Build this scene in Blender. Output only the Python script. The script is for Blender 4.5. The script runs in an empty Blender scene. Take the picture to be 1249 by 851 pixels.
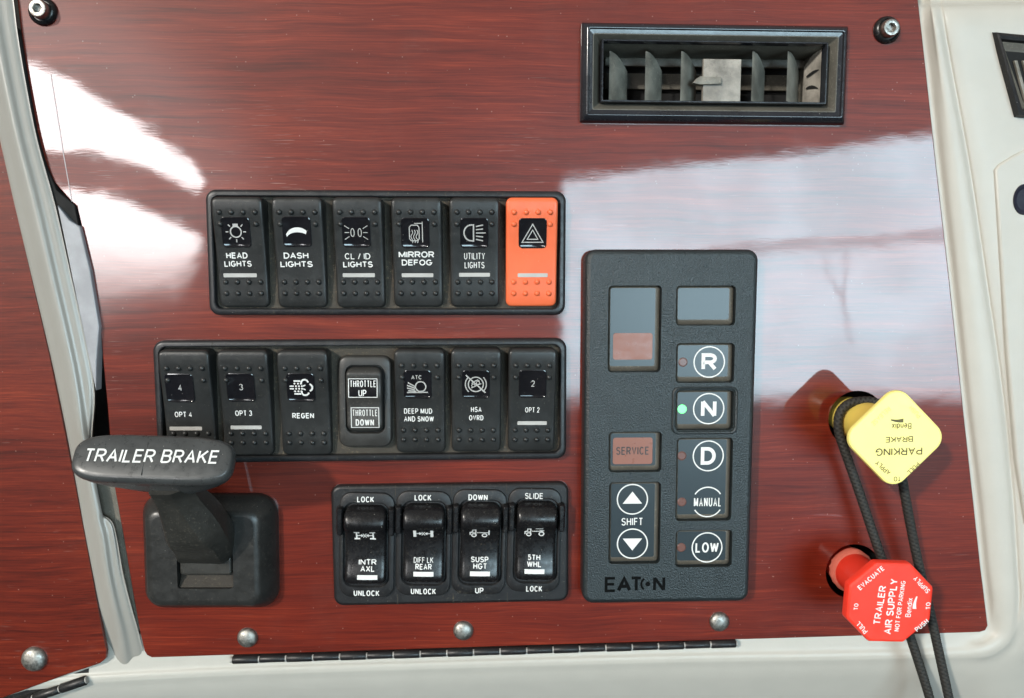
import bpy, bmesh, math, random
from mathutils import Vector, Matrix
PI = math.pi
random.seed(7)
sc = bpy.context.scene
COL = sc.collection

# ------------------------------------------------------------------ camera
# Working unit: about a third of a millimetre on the dash panel.  Panel frame: x right, y up, z out of the panel.
U = 0.00033
FP = 980.0                       # focal length in photo pixels
D = 980.0                        # camera height above the panel, in units
PITCH = math.atan(95.5 / FP)     # camera looks slightly down
YAW = math.atan(34.5 / FP)       # and slightly to the right
rot = Matrix.Rotation(-YAW, 3, 'Y') @ Matrix.Rotation(-PITCH, 3, 'X')   # camera axes in the panel frame

def P(px, py, z=0.0):
    """the place on the panel frame, at height z, that the photograph shows at (px, py)"""
    d = rot @ Vector(((px - 624.5) / FP, -(py - 425.5) / FP, -1.0))
    t = (D - z) / (-d.z)
    return Vector((d.x * t, d.y * t, z))

def W(x, y, z):
    return Vector((x * U, -z * U, y * U))

TO_WORLD = Matrix.Rotation(PI / 2, 3, 'X')
cd = bpy.data.cameras.new("camera")
cam = bpy.data.objects.new("camera", cd); COL.objects.link(cam)
cd.sensor_fit = 'HORIZONTAL'; cd.sensor_width = 36.0
cd.lens = FP / 1249 * 36.0
cd.clip_start = 0.01; cd.clip_end = 50
cam.matrix_world = Matrix.Translation(W(0, 0, D)) @ (TO_WORLD @ rot).to_4x4()
sc.camera = cam
sc.render.resolution_x, sc.render.resolution_y = 1024, 698
sc.view_settings.view_transform = 'Standard'
sc.view_settings.look = 'None'
sc.view_settings.exposure = 0.0
sc.view_settings.gamma = 1.0
sc.cycles.use_denoising = True
sc.cycles.max_bounces = 8

# ------------------------------------------------------------------ node helpers
class NT:
    def __init__(s, tree):
        s.t = tree
    def n(s, kind, **kw):
        nd = s.t.nodes.new(kind)
        for k, v in kw.items():
            setattr(nd, k, v)
        return nd
    def put(s, sock, v):
        if isinstance(v, bpy.types.NodeSocket):
            s.t.links.new(v, sock)
        elif v is not None:
            sock.default_value = v
    def m(s, op, a, b=None, c=None, clamp=False):
        nd = s.n('ShaderNodeMath', operation=op, use_clamp=clamp)
        for i, v in enumerate((a, b, c)):
            s.put(nd.inputs[i], v)
        return nd.outputs[0]
    def ramp(s, fac, stops):
        nd = s.n('ShaderNodeValToRGB')
        e = nd.color_ramp.elements
        while len(e) < len(stops):
            e.new(0.5)
        for i, (p, c) in enumerate(stops):
            e[i].position = p
            e[i].color = (*c, 1) if len(c) == 3 else c
        s.put(nd.inputs[0], fac)
        return nd.outputs[0]
    def mr(s, v, a, b, c=0.0, d=1.0, smooth=True):
        nd = s.n('ShaderNodeMapRange', interpolation_type='SMOOTHSTEP' if smooth else 'LINEAR')
        for i, q in enumerate((v, a, b, c, d)):
            s.put(nd.inputs[i], q)
        return nd.outputs[0]
    def mix(s, f, a, b, blend='MIX'):
        nd = s.n('ShaderNodeMix', data_type='RGBA', blend_type=blend)
        s.put(nd.inputs[0], f)
        for i, v in ((6, a), (7, b)):
            s.put(nd.inputs[i], (*v, 1) if isinstance(v, tuple) and len(v) == 3 else v)
        return nd.outputs[2]
    def noise(s, vec, scale, detail=2.0, rough=0.5, dist=0.0):
        nd = s.n('ShaderNodeTexNoise')
        s.put(nd.inputs['Vector'], vec)
        nd.inputs['Scale'].default_value = scale
        nd.inputs['Detail'].default_value = detail
        nd.inputs['Roughness'].default_value = rough
        nd.inputs['Distortion'].default_value = dist
        return nd.outputs[0]
    def pos(s, scale=(1, 1, 1), rotz=0.0):
        """position in panel units, stretched"""
        g = s.n('ShaderNodeNewGeometry')
        mp = s.n('ShaderNodeMapping')
        s.put(mp.inputs['Vector'], g.outputs['Position'])
        mp.inputs['Rotation'].default_value = (0, rotz, 0)
        mp.inputs['Scale'].default_value = tuple(q / U for q in (scale[0], scale[2], scale[1]))
        return mp.outputs[0]
    def bump(s, h, strength, dist, normal=None):
        nd = s.n('ShaderNodeBump')
        nd.inputs['Strength'].default_value = strength
        nd.inputs['Distance'].default_value = dist * U
        s.put(nd.inputs['Height'], h)
        s.put(nd.inputs['Normal'], normal)
        return nd.outputs[0]

# ------------------------------------------------------------------ world: daylight through the cab windows
wd = bpy.data.worlds.new("World"); sc.world = wd
wd.use_nodes = True
wt = NT(wd.node_tree); wd.node_tree.nodes.clear()
tc = wt.n('ShaderNodeTexCoord')
sx = wt.n('ShaderNodeSeparateXYZ'); wd.node_tree.links.new(tc.outputs['Generated'], sx.inputs[0])
dx, dn, dy = sx.outputs[0], wt.m('MULTIPLY', sx.outputs[1], -1.0), sx.outputs[2]
den = wt.m('MAXIMUM', dn, 0.02)
qx = wt.m('MULTIPLY', wt.m('DIVIDE', dx, den), D)
qy = wt.m('MULTIPLY', wt.m('DIVIDE', dy, den), D)
wn = wt.n('ShaderNodeTexNoise'); wd.node_tree.links.new(tc.outputs['Generated'], wn.inputs['Vector'])
wn.inputs['Scale'].default_value = 9.0; wn.inputs['Detail'].default_value = 5.0
front = wt.mr(dn, 0.0, 0.1)

def convex(pts, soft):
    """soft-edged convex window outline, given where its mirror image lies on the panel (photo px, clockwise on screen)"""
    q = [P(x, y) for x, y in pts]
    out = None
    n = len(q)
    area = sum(q[i].x * q[(i + 1) % n].y - q[(i + 1) % n].x * q[i].y for i in range(n))
    if area < 0:
        q.reverse()
    for i in range(n):
        a, b = q[i], q[(i + 1) % n]
        e = (b - a).normalized()
        nx, ny = -e.y, e.x
        d = wt.m('ADD', wt.m('MULTIPLY', qx, nx), wt.m('MULTIPLY_ADD', qy, ny, -(nx * a.x + ny * a.y)))
        s_ = soft[i] if isinstance(soft, (list, tuple)) and area >= 0 else (soft[(n - 2 - i) % n] if isinstance(soft, (list, tuple)) else soft)
        mk = wt.mr(d, -s_, s_)
        out = mk if out is None else wt.m('MULTIPLY', out, mk)
    return wt.m('MULTIPLY', out, front)

# side window on the left: two bright panes either side of a dark curved bar
def maxm(*a):
    r = a[0]
    for b in a[1:]:
        r = wt.m('MAXIMUM', r, b)
    return r
winA = maxm(convex([(20, 70), (72, 90), (134, 128), (132, 186), (20, 182)], 3),
            convex([(128, 124), (190, 164), (192, 208), (128, 188)], 3),
            convex([(186, 162), (232, 196), (250, 222), (240, 234), (186, 208)], 3))
winB = maxm(convex([(60, 226), (132, 235), (136, 380), (90, 380)], [3, 3, 26, 4]),
            convex([(128, 234), (180, 256), (214, 276), (216, 350), (128, 376)], [3, 3, 6, 22, 3]),
            convex([(208, 270), (246, 288), (240, 318), (208, 366)], [3, 8, 16, 4]))
# windscreen on the right, with the mirror bar across it
winC = convex([(686, 222), (1300, 146), (1300, 484), (686, 484)], [7, 5, 18, 6])
bar = convex([(860, 302), (1300, 269), (1300, 288), (860, 312)], [2, 2, 4, 30])
cab1 = convex([(1000, 305), (1004, 305), (1026, 362), (1020, 362)], 1.5)
cab2 = convex([(1030, 305), (1035, 305), (1030, 362), (1025, 362)], 1.5)
cab3 = convex([(1019, 352), (1029, 352), (1043, 420), (1036, 420)], 2.5)
dark = wt.m('MAXIMUM', wt.m('MULTIPLY', bar, 0.45), wt.m('MULTIPLY', maxm(cab1, cab2, cab3), 0.35))
haze_soft = convex([(560, 120), (1300, 60), (1300, 520), (560, 400)], [60, 40, 40, 70])
haze_left = convex([(0, -20), (200, 40), (330, 230), (200, 400), (60, 400)], [50, 60, 60, 40, 30])
cloud = wt.mr(wn.outputs[0], 0.35, 0.65, 0.84, 1.08)
low = wt.mr(qy, P(700, 480).y, P(700, 360).y, 0.92, 1.0)
iC = wt.m('MULTIPLY', wt.m('MULTIPLY', winC, wt.m('SUBTRACT', 1.0, dark)), wt.m('MULTIPLY', cloud, low))
amb = wt.mr(wt.m('ADD', dy, wt.m('MULTIPLY', dx, -0.10)), -0.38, 0.45, 0.10, 1.0)
def col(f, c):
    return wt.mix(1.0, f, c, 'MULTIPLY')
WIN_L, WIN_R, HAZE, AMB = 24.0, 14.0, 0.20, 0.34
acc = col(wt.m('MULTIPLY', amb, AMB), (1.0, 0.93, 0.84))
acc = wt.mix(1.0, acc, col(wt.m('MULTIPLY', maxm(winA, wt.m('MULTIPLY', winB, wt.mr(qy, P(100, 385).y, P(100, 275).y, 0.10, 1.0))), WIN_L), (1.0, 0.985, 0.99)), 'ADD')
acc = wt.mix(1.0, acc, col(wt.m('MULTIPLY', iC, WIN_R), (0.70, 0.98, 1.12)), 'ADD')
acc = wt.mix(1.0, acc, col(wt.m('MULTIPLY', haze_soft, HAZE), (1.0, 1.0, 1.05)), 'ADD')
acc = wt.mix(1.0, acc, col(wt.m('MULTIPLY', haze_left, 1.6), (1.0, 1.0, 1.02)), 'ADD')
bg = wt.n('ShaderNodeBackground'); wd.node_tree.links.new(acc, bg.inputs[0]); bg.inputs[1].default_value = 1.0
wo = wt.n('ShaderNodeOutputWorld'); wd.node_tree.links.new(bg.outputs[0], wo.inputs[0])

# sunlight through the windscreen
sl = bpy.data.lights.new("sun", 'SUN'); sl.energy = 3.3; sl.angle = math.radians(3.0); sl.color = (1.0, 0.95, 0.87)
so = bpy.data.objects.new("sun", sl); COL.objects.link(so)
st = TO_WORLD @ Vector((0.56, -0.36, -0.75)).normalized()
so.rotation_euler = st.to_track_quat('-Z', 'Y').to_euler()

# ------------------------------------------------------------------ materials
def base_mat(name):
    m = bpy.data.materials.new(name); m.use_nodes = True
    t = NT(m.node_tree)
    b = m.node_tree.nodes['Principled BSDF']
    return m, t, b

def plastic(name, colr, rough=0.45, grain=0.0, gscale=0.5, dust=0.0, dustcol=(0.30, 0.26, 0.20), spec=0.38,
            coat=0.0, coat_r=0.1, vary=0.15, specks=0.0, scratch=0.0, rvar=1.0, bdist=1.0):
    m, t, b = base_mat(name)
    p = t.pos()
    big = t.noise(p, 0.03, 4, 0.6)
    c = t.mix(t.mr(big, 0.3, 0.7), tuple(q * (1 - vary) for q in colr), tuple(min(1, q * (1 + vary)) for q in colr))
    r = t.mr(t.noise(p, 0.12, 4, 0.65), 0.25, 0.75, max(0.02, rough - 0.07 * rvar), rough + 0.08 * rvar)
    if dust > 0:
        f = t.m('MULTIPLY', t.mr(t.noise(p, 0.35, 6, 0.75), 0.52, 0.75), t.mr(t.noise(p, 0.02, 2), 0.3, 0.65))
        f = t.m('MULTIPLY', f, dust, clamp=True)
        c = t.mix(f, c, dustcol)
        r = t.m('ADD', r, t.m('MULTIPLY', f, 0.3))
    if specks > 0:
        v = t.n('ShaderNodeTexVoronoi'); t.put(v.inputs['Vector'], p); v.inputs['Scale'].default_value = 0.16
        k = t.m('MULTIPLY', t.mr(v.outputs['Distance'], 0.05, 0.09, 1, 0), t.mr(t.noise(p, 0.05, 2), 0.45, 0.6))
        c = t.mix(t.m('MULTIPLY', k, specks), c, (0.5, 0.47, 0.42))
    t.put(b.inputs['Base Color'], c); t.put(b.inputs['Roughness'], r)
    b.inputs['Specular IOR Level'].default_value = spec
    b.inputs['Coat Weight'].default_value = coat; b.inputs['Coat Roughness'].default_value = coat_r
    nrm = None
    if grain > 0:
        nrm = t.bump(t.noise(p, gscale, 3, 0.6), grain, bdist)
    if scratch > 0:
        w1 = t.noise(t.pos((0.02, 0.9, 1), 0.5), 1.0, 3, 0.6)
        nrm = t.bump(w1, scratch, 0.5, nrm)
    t.put(b.inputs['Normal'], nrm)
    return m

def wood_mat(name, tilt=0.0, bright=1.0):
    m, t, b = base_mat(name)
    warp = t.noise(t.pos((0.006, 0.010, 0.01)), 1.0, 2)
    def gp(sc_, amt):
        v = t.n('ShaderNodeVectorMath', operation='ADD'); t.put(v.inputs[0], t.pos(sc_, tilt))
        cx_ = t.n('ShaderNodeCombineXYZ'); t.put(cx_.inputs[2], t.m('MULTIPLY', warp, amt)); t.put(v.inputs[1], cx_.outputs[0])
        return v.outputs[0]
    n1 = t.noise(gp((0.005, 0.13, 0.1), 3.0), 1.0, 4, 0.6)
    n2 = t.noise(gp((0.009, 0.55, 0.4), 6.0), 1.0, 5, 0.75)
    n3 = t.noise(t.pos((0.003, 0.012, 0.012), tilt), 1.0, 2, 0.5)
    f = t.m('ADD', t.m('MULTIPLY', n1, 0.35), t.m('ADD', t.m('MULTIPLY', n2, 0.50), t.m('MULTIPLY', n3, 0.20)))
    c = t.ramp(f, [(0.36, (0.034 * bright, 0.0028, 0.0012)), (0.50, (0.104 * bright, 0.0088, 0.0029)),
                   (0.58, (0.148 * bright, 0.0145, 0.0046)), (0.70, (0.260 * bright, 0.0370, 0.0120))])
    pores = t.mr(t.noise(gp((0.020, 1.25, 1), 12.0), 1.0, 3, 0.65), 0.60, 0.70)
    c = t.mix(t.m('MULTIPLY', pores, 0.5), c, (0.028, 0.003, 0.002))
    # dust flecks and fine scratches lying on the laminate
    pp = t.pos()
    v = t.n('ShaderNodeTexVoronoi'); t.put(v.inputs['Vector'], pp); v.inputs['Scale'].default_value = 0.085
    k = t.m('MULTIPLY', t.mr(v.outputs['Distance'], 0.04, 0.09, 1, 0), t.mr(t.noise(pp, 0.03, 2), 0.38, 0.55))
    s1 = t.mr(t.noise(t.pos((0.012, 1.1, 1), 0.95), 1.0, 2, 0.5), 0.70, 0.74)
    s2 = t.mr(t.noise(t.pos((0.015, 1.2, 1), -0.6), 1.0, 2, 0.5), 0.71, 0.75)
    scr = t.m('MULTIPLY', t.m('MAXIMUM', s1, s2), t.mr(t.noise(pp, 0.012, 2), 0.46, 0.62))
    # scuffed patches beside the top row and the pillar
    worn = None
    for (wx_, wy_, wr_) in ((330, 205, 130), (90, 190, 150), (560, 420, 90), (640, 205, 80), (130, 450, 70)):
        q = P(wx_, wy_); dn_ = t.n('ShaderNodeVectorMath', operation='DISTANCE')
        t.put(dn_.inputs[0], pp); dn_.inputs[1].default_value = (q.x, 0, q.y)
        mk = t.mr(dn_.outputs['Value'], wr_, wr_ * .2)
        worn = mk if worn is None else t.m('MAXIMUM', worn, mk)
    s3 = t.mr(t.noise(t.pos((0.02, 0.8, 1), 1.15), 1.0, 2, 0.5), 0.64, 0.70)
    s4 = t.mr(t.noise(t.pos((0.018, 0.7, 1), 0.75), 1.0, 2, 0.5), 0.65, 0.71)
    s5 = t.mr(t.noise(t.pos((0.02, 0.8, 1), -1.0), 1.0, 2, 0.5), 0.66, 0.72)
    scr = t.m('MAXIMUM', scr, t.m('MULTIPLY', t.m('MAXIMUM', s3, t.m('MAXIMUM', s4, s5)), t.m('MULTIPLY', worn, t.mr(t.noise(pp, 0.04, 3), 0.42, 0.6))))
    smear = t.m('MULTIPLY', t.mr(t.noise(pp, 0.008, 5, 0.7), 0.5, 0.75), 0.02)
    c = t.mix(t.m('MAXIMUM', t.m('MULTIPLY', k, 0.30), t.m('MAXIMUM', smear, t.m('MULTIPLY', scr, 0.30))), c, (0.42, 0.32, 0.27))
    t.put(b.inputs['Base Color'], c)
    b.inputs['Roughness'].default_value = 0.42
    b.inputs['Specular IOR Level'].default_value = 0.25
    b.inputs['Coat Weight'].default_value = 1.0
    t.put(b.inputs['Coat Roughness'], t.mr(t.noise(pp, 0.02, 5, 0.7), 0.3, 0.75, 0.015, 0.06))
    wav = t.bump(t.noise(t.pos((0.012, 0.02, 0.02)), 1.0, 2), 0.12, 1.0)
    wav = t.bump(t.noise(t.pos((0.08, 0.5, 0.5), tilt), 1.0, 3), 0.008, 1.0, wav)
    t.put(b.inputs['Coat Normal'], wav)
    return m

M = {}
M['wood'] = wood_mat('mahogany_laminate', 0.02)
M['wood_side'] = wood_mat('mahogany_laminate_side', 0.16, 0.95)
M['switch'] = plastic('switch_plastic', (0.019, 0.020, 0.020), 0.35, 0.10, 0.9, 0.16, specks=0.25)
M['orange'] = plastic('orange_plastic', (0.72, 0.135, 0.050), 0.38, 0.05, 0.9, 0.0, vary=0.06, specks=0.3)
M['bezel'] = plastic('bezel_plastic', (0.015, 0.016, 0.018), 0.36, 0.06, 0.7, 0.22, specks=0.5)
M['floor'] = plastic('dusty_recess', (0.040, 0.034, 0.026), 0.75, 0.3, 0.6, 1.0, (0.26, 0.20, 0.13))
M['dusty_black'] = plastic('dusty_black_plastic', (0.032, 0.031, 0.029), 0.42, 0.08, 0.8, 0.55, (0.16, 0.14, 0.11), specks=0.5)
M['lens'] = plastic('lens_black', (0.008, 0.008, 0.010), 0.14, 0.03, 0.2, 0.05, coat=0.6, coat_r=0.05, specks=0.3, scratch=0.05)
M['white'] = plastic('white_print', (0.66, 0.66, 0.64), 0.5, vary=0.04)
M['print'] = plastic('grey_print', (0.38, 0.375, 0.36), 0.5, vary=0.12)
M['barw'] = plastic('indicator_white', (0.42, 0.41, 0.39), 0.35, vary=0.06)
M['black_gloss'] = plastic('black_gloss', (0.008, 0.008, 0.009), 0.27, 0.05, 0.5, 0.18, specks=0.5)
M['black_satin'] = plastic('black_satin', (0.011, 0.011, 0.012), 0.42, 0.10, 0.8, 0.22, specks=0.4)
M['grip'] = plastic('grip_plastic', (0.048, 0.050, 0.050), 0.31, 0.012, 0.6, 0.10, specks=0.4)
M['boot'] = plastic('brake_base_plastic', (0.020, 0.020, 0.019), 0.34, 0.06, 0.5, 0.30, (0.22, 0.19, 0.15), specks=0.4)
M['neck'] = plastic('lever_plastic', (0.026, 0.025, 0.022), 0.42, 0.05, 0.6, 0.25, specks=0.4)
M['keypad'] = plastic('keypad_housing_plastic', (0.015, 0.021, 0.023), 0.33, 0.55, 0.50, 0.0, vary=0.1, spec=0.5, bdist=1.8)
M['membrane'] = plastic('keypad_membrane', (0.022, 0.032, 0.038), 0.27, vary=0.0, rvar=0.0)
M['membrane_dust'] = plastic('keypad_membrane_edge', (0.085, 0.075, 0.06), 0.45, 0.1, 0.4, 1.0, (0.30, 0.25, 0.17))
M['amber'] = plastic('display_amber', (0.22, 0.085, 0.055), 0.32, vary=0.02)
M['led_off'] = plastic('indicator_off', (0.115, 0.050, 0.038), 0.3, vary=0.08)
M['yellow'] = plastic('yellow_plastic', (0.90, 0.68, 0.14), 0.35, 0.03, 0.3, 0.0, vary=0.03)
M['yellow_face'] = plastic('yellow_face', (0.90, 0.80, 0.25), 0.38, 0.03, 0.3, 0.0, vary=0.03)
M['olive'] = plastic('worn_olive_print', (0.09, 0.075, 0.022), 0.5, vary=0.3)
M['faint'] = plastic('faded_print', (0.60, 0.52, 0.17), 0.5, vary=0.12)
M['red'] = plastic('red_plastic', (0.80, 0.042, 0.022), 0.38, 0.03, 0.4, 0.0, vary=0.05, specks=0.15)
M['steel'] = plastic('dull_steel', (0.30, 0.29, 0.27), 0.42, 0.15, 0.3, 0.5, (0.16, 0.13, 0.10))
M['shell'] = plastic('cream_plastic', (0.42, 0.404, 0.362), 0.42, 0.10, 0.35, 0.06, (0.5, 0.46, 0.4), vary=0.02)
M['pillar'] = plastic('shaded_trim_plastic', (0.275, 0.264, 0.238), 0.30, 0.0, spec=0.5, vary=0.02, rvar=0.15)  # same plastic as the shell, with shading put into a darker colour
M['cavity'] = plastic('dark_cavity', (0.006, 0.006, 0.006), 0.8, vary=0.1)
M['vent_black'] = plastic('vent_gloss', (0.014, 0.015, 0.019), 0.20, 0.04, 0.3, 0.10, coat=0.3, coat_r=0.08, specks=0.5)
M['vent_grey'] = plastic('vent_dusty', (0.080, 0.074, 0.060), 0.5, 0.15, 0.4, 0.6, (0.30, 0.28, 0.23), specks=0.4)
M['vane'] = plastic('vane_dusty', (0.17, 0.16, 0.135), 0.5, 0.2, 0.3, 0.9, (0.46, 0.42, 0.34), vary=.4)
M['tan'] = plastic('dusty_tan', (0.25, 0.23, 0.20), 0.55, 0.2, 0.3, 0.9, (0.07, 0.062, 0.05), vary=.45)
M['slot_dust'] = plastic('slot_dust', (0.036, 0.030, 0.024), 0.8, 0.3, 0.5, 0.7, (0.2, 0.17, 0.12))
M['cord'] = plastic('braided_cord', (0.030, 0.030, 0.028), 0.6, 0.5, 1.2, 0.5, (0.12, 0.11, 0.09))
M['foam'] = plastic('dusty_foam', (0.12, 0.108, 0.088), 0.9, 0.8, 0.8, 0.9, (0.33, 0.29, 0.22), specks=0.6)
M['strip'] = plastic('grey_strip', (0.30, 0.30, 0.315), 0.4, 0.04, 0.3, 0.05)
M['film'] = plastic('film_edge', (0.34, 0.30, 0.31), 0.4)
M['hole_dark'] = plastic('hole_dark', (0.010, 0.010, 0.022), 0.6)
M['emblem_black'] = plastic('emblem_black', (0.002, 0.002, 0.002), 0.5, spec=0.08)
M['plate_grey'] = plastic('plate_grey', (0.07, 0.068, 0.064), 0.3)
M['rim'] = plastic('worn_pink_rim', (0.55, 0.13, 0.09), 0.5, 0.2, 0.3, 0.2)
nt_ = NT(M['cord'].node_tree)  # braid grooves darkened and crests lightened in colour, as shade and highlights
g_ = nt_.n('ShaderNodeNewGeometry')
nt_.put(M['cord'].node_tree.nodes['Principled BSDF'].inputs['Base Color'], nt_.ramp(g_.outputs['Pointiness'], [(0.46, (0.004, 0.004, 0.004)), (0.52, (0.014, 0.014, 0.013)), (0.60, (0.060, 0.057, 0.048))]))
def chrome(name, colr, rough):
    m, t, b = base_mat(name)
    p = t.pos()
    t.put(b.inputs['Base Color'], t.mix(t.mr(t.noise(p, 0.25, 4, 0.7), 0.4, 0.7), colr, tuple(q * 0.5 for q in colr)))
    b.inputs['Metallic'].default_value = 1.0
    t.put(b.inputs['Roughness'], t.mr(t.noise(p, 0.3, 4), 0.3, 0.7, rough, rough + 0.2))
    return m
M['chrome'] = chrome('bright_steel', (0.40, 0.38, 0.35), 0.34)
M['zinc'] = chrome('dull_zinc', (0.38, 0.37, 0.34), 0.42)
m, t, b = base_mat('green_lamp'); b.inputs['Base Color'].default_value = (0.1, 0.8, 0.2, 1)
b.inputs['Emission Color'].default_value = (0.25, 1.0, 0.38, 1); b.inputs['Emission Strength'].default_value = 1.1; M['green'] = m

# ------------------------------------------------------------------ object helpers
def tag(o, label=None, cat=None, group=None, kind=None):
    if label: o['label'] = label
    if cat: o['category'] = cat
    if group: o['group'] = group
    if kind: o['kind'] = kind
    return o

def place(o, x=0, y=0, z=0, ang=0.0):
    o.location = W(x, y, z); o.rotation_euler = (PI / 2, -ang, 0)

def thing(name, label, cat, x=0, y=0, z=0, ang=0.0, group=None):
    o = bpy.data.objects.new(name, None); COL.objects.link(o)
    o.empty_display_size = 0.005
    place(o, x, y, z, ang); tag(o, label, cat, group)
    o['_f'] = [x, y, z, ang]
    return o

def L(th, px, py, z=0.0):
    """photo pixel at panel height z -> local xy of the thing"""
    x, y, z0, a = th['_f']
    p = P(px, py, z)
    ux, uy = p.x - x, p.y - y
    return (ux * math.cos(a) + uy * math.sin(a), -ux * math.sin(a) + uy * math.cos(a))

def mesh(name, bm, mat, parent=None, sharp=38.0, smooth=True, weld=True):
    if weld:
        bmesh.ops.remove_doubles(bm, verts=bm.verts, dist=0.002)
    bmesh.ops.recalc_face_normals(bm, faces=bm.faces)
    lim = math.radians(sharp)
    for f in bm.faces: f.smooth = smooth and len(f.verts) < 7
    for e in bm.edges:
        if len(e.link_faces) == 2 and e.calc_face_angle(0) > lim:
            e.smooth = False
    bm.transform(Matrix.Scale(U, 4))
    me = bpy.data.meshes.new(name); bm.to_mesh(me); bm.free()
    for mm in (mat if isinstance(mat, (list, tuple)) else [mat]):
        me.materials.append(M[mm])
    o = bpy.data.objects.new(name, me); COL.objects.link(o)
    if parent is not None:
        o.parent = parent
    else:
        place(o)
    return o

def boolean(o, cutters):
    """cut shapes (bmesh in units, same frame) out of o"""
    for i, cb in enumerate(cutters):
        bmesh.ops.recalc_face_normals(cb, faces=cb.faces)
        cb.transform(Matrix.Scale(U * 1000, 4))
        me = bpy.data.meshes.new('cut'); cb.to_mesh(me); cb.free()
        c = bpy.data.objects.new('cut', me); COL.objects.link(c)
        src = o.data.copy(); src.transform(Matrix.Scale(1000, 4))
        s = bpy.data.objects.new('src', src); COL.objects.link(s)
        md = s.modifiers.new('b', 'BOOLEAN'); md.operation = 'DIFFERENCE'; md.object = c; md.solver = 'EXACT'
        dg = bpy.context.evaluated_depsgraph_get()
        res = bpy.data.meshes.new_from_object(s.evaluated_get(dg))
        res.transform(Matrix.Scale(0.001, 4))
        res.name = o.name
        bpy.data.objects.remove(c); bpy.data.objects.remove(s)
        o.data = res
    bm = bmesh.new(); bm.from_mesh(o.data)
    for f in bm.faces:
        if len(f.verts) > 6: f.smooth = False
    for e in bm.edges:
        e.smooth = not (len(e.link_faces) == 2 and e.calc_face_angle(0) > math.radians(38))
    bm.to_mesh(o.data); bm.free()
    return o

def fit(c, z=0.0):
    """rectangle through four photo corners (TL, TR, BR, BL), each at its own height"""
    zs = z if isinstance(z, (list, tuple)) else [z] * 4
    q = [P(a, b_, h) for (a, b_), h in zip(c, zs)]
    cen = sum(q, Vector()) / 4
    ex = (q[1] - q[0]) + (q[2] - q[3]); ey = (q[0] - q[3]) + (q[1] - q[2])
    w = (math.hypot((q[1] - q[0]).x, (q[1] - q[0]).y) + math.hypot((q[2] - q[3]).x, (q[2] - q[3]).y)) / 2
    h = (math.hypot((q[0] - q[3]).x, (q[0] - q[3]).y) + math.hypot((q[1] - q[2]).x, (q[1] - q[2]).y)) / 2
    return cen.x, cen.y, math.atan2(ex.y, ex.x), w, h

# ---- shapes
def rr(w, h, r, n=6, cx=0, cy=0):
    r = max(0.01, min(r, w / 2 - .01, h / 2 - .01)); out = []
    for sx_, sy_, a0 in ((1, -1, -90), (1, 1, 0), (-1, 1, 90), (-1, -1, 180)):
        for i in range(n + 1):
            a = math.radians(a0 + 90 * i / n)
            out.append((cx + sx_ * (w / 2 - r) + r * math.cos(a), cy + sy_ * (h / 2 - r) + r * math.sin(a)))
    return out

def circ(r, n=28, cx=0, cy=0, a0=0.0):
    return [(cx + r * math.cos(a0 + 2 * PI * i / n), cy + r * math.sin(a0 + 2 * PI * i / n)) for i in range(n)]

def at(loop, z):
    return [(x, y, z) for x, y in loop]

def loft(bm, loops, cap0=False, cap1=True, closed=True, mi=0):
    rings = [[bm.verts.new(p) for p in lp] for lp in loops]
    n = len(rings[0])
    for a, b_ in zip(rings, rings[1:]):
        for i in range(n if closed else n - 1):
            j = (i + 1) % n
            f = bm.faces.new((a[i], a[j], b_[j], b_[i])); f.material_index = mi
    if cap0: bm.faces.new(list(reversed(rings[0]))).material_index = mi
    if cap1: bm.faces.new(rings[-1]).material_index = mi
    return rings

def slab(bm, loop, z0, z1, bev=0.0, bottom=True, mi=0):
    """extruded outline with a rounded top edge (outline scaled inward by real offset)"""
    if bev > 0:
        loops = [at(loop, z0), at(loop, z1 - bev)]
        for k in (1, 2, 3):
            a = PI / 2 * k / 3
            loops.append(at(inset(loop, bev * (1 - math.cos(a))), z1 - bev + bev * math.sin(a)))
    else:
        loops = [at(loop, z0), at(loop, z1)]
    return loft(bm, loops, bottom, True, mi=mi)

def inset(loop, d):
    n = len(loop); out = []
    area = sum(loop[i][0] * loop[(i + 1) % n][1] - loop[(i + 1) % n][0] * loop[i][1] for i in range(n))
    sg = 1 if area > 0 else -1
    for i in range(n):
        p0, p1, p2 = Vector(loop[i - 1]), Vector(loop[i]), Vector(loop[(i + 1) % n])
        a, b_ = (p1 - p0), (p2 - p1)
        if a.length < 1e-6 or b_.length < 1e-6:
            a = b_ = (p2 - p0)
        a.normalize(); b_.normalize()
        n1, n2 = Vector((-a.y, a.x)), Vector((-b_.y, b_.x))
        nn = n1 + n2
        nn = nn / max(0.35, nn.length_squared / 2) if nn.length > 1e-6 else n1
        q = p1 + nn * d * sg
        out.append((q.x, q.y))
    return out

def box(bm, x0, x1, y0, y1, z0, z1, bev=0.0, mi=0):
    slab(bm, [(x0, y0), (x1, y0), (x1, y1), (x0, y1)], z0, z1, bev, mi=mi)

def dome(bm, x, y, z, r, h, n=10, k=4, nrm=None):
    loops = []
    for i in range(k):
        a = PI / 2 * i / k
        loops.append([(x + r * math.cos(a) * math.cos(2 * PI * j / n), y + r * math.cos(a) * math.sin(2 * PI * j / n), z + h * math.sin(a)) for j in range(n)])
    rings = loft(bm, loops, False, False)
    top = bm.verts.new((x, y, z + h))
    for j in range(n):
        bm.faces.new((rings[-1][j], rings[-1][(j + 1) % n], top))

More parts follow.
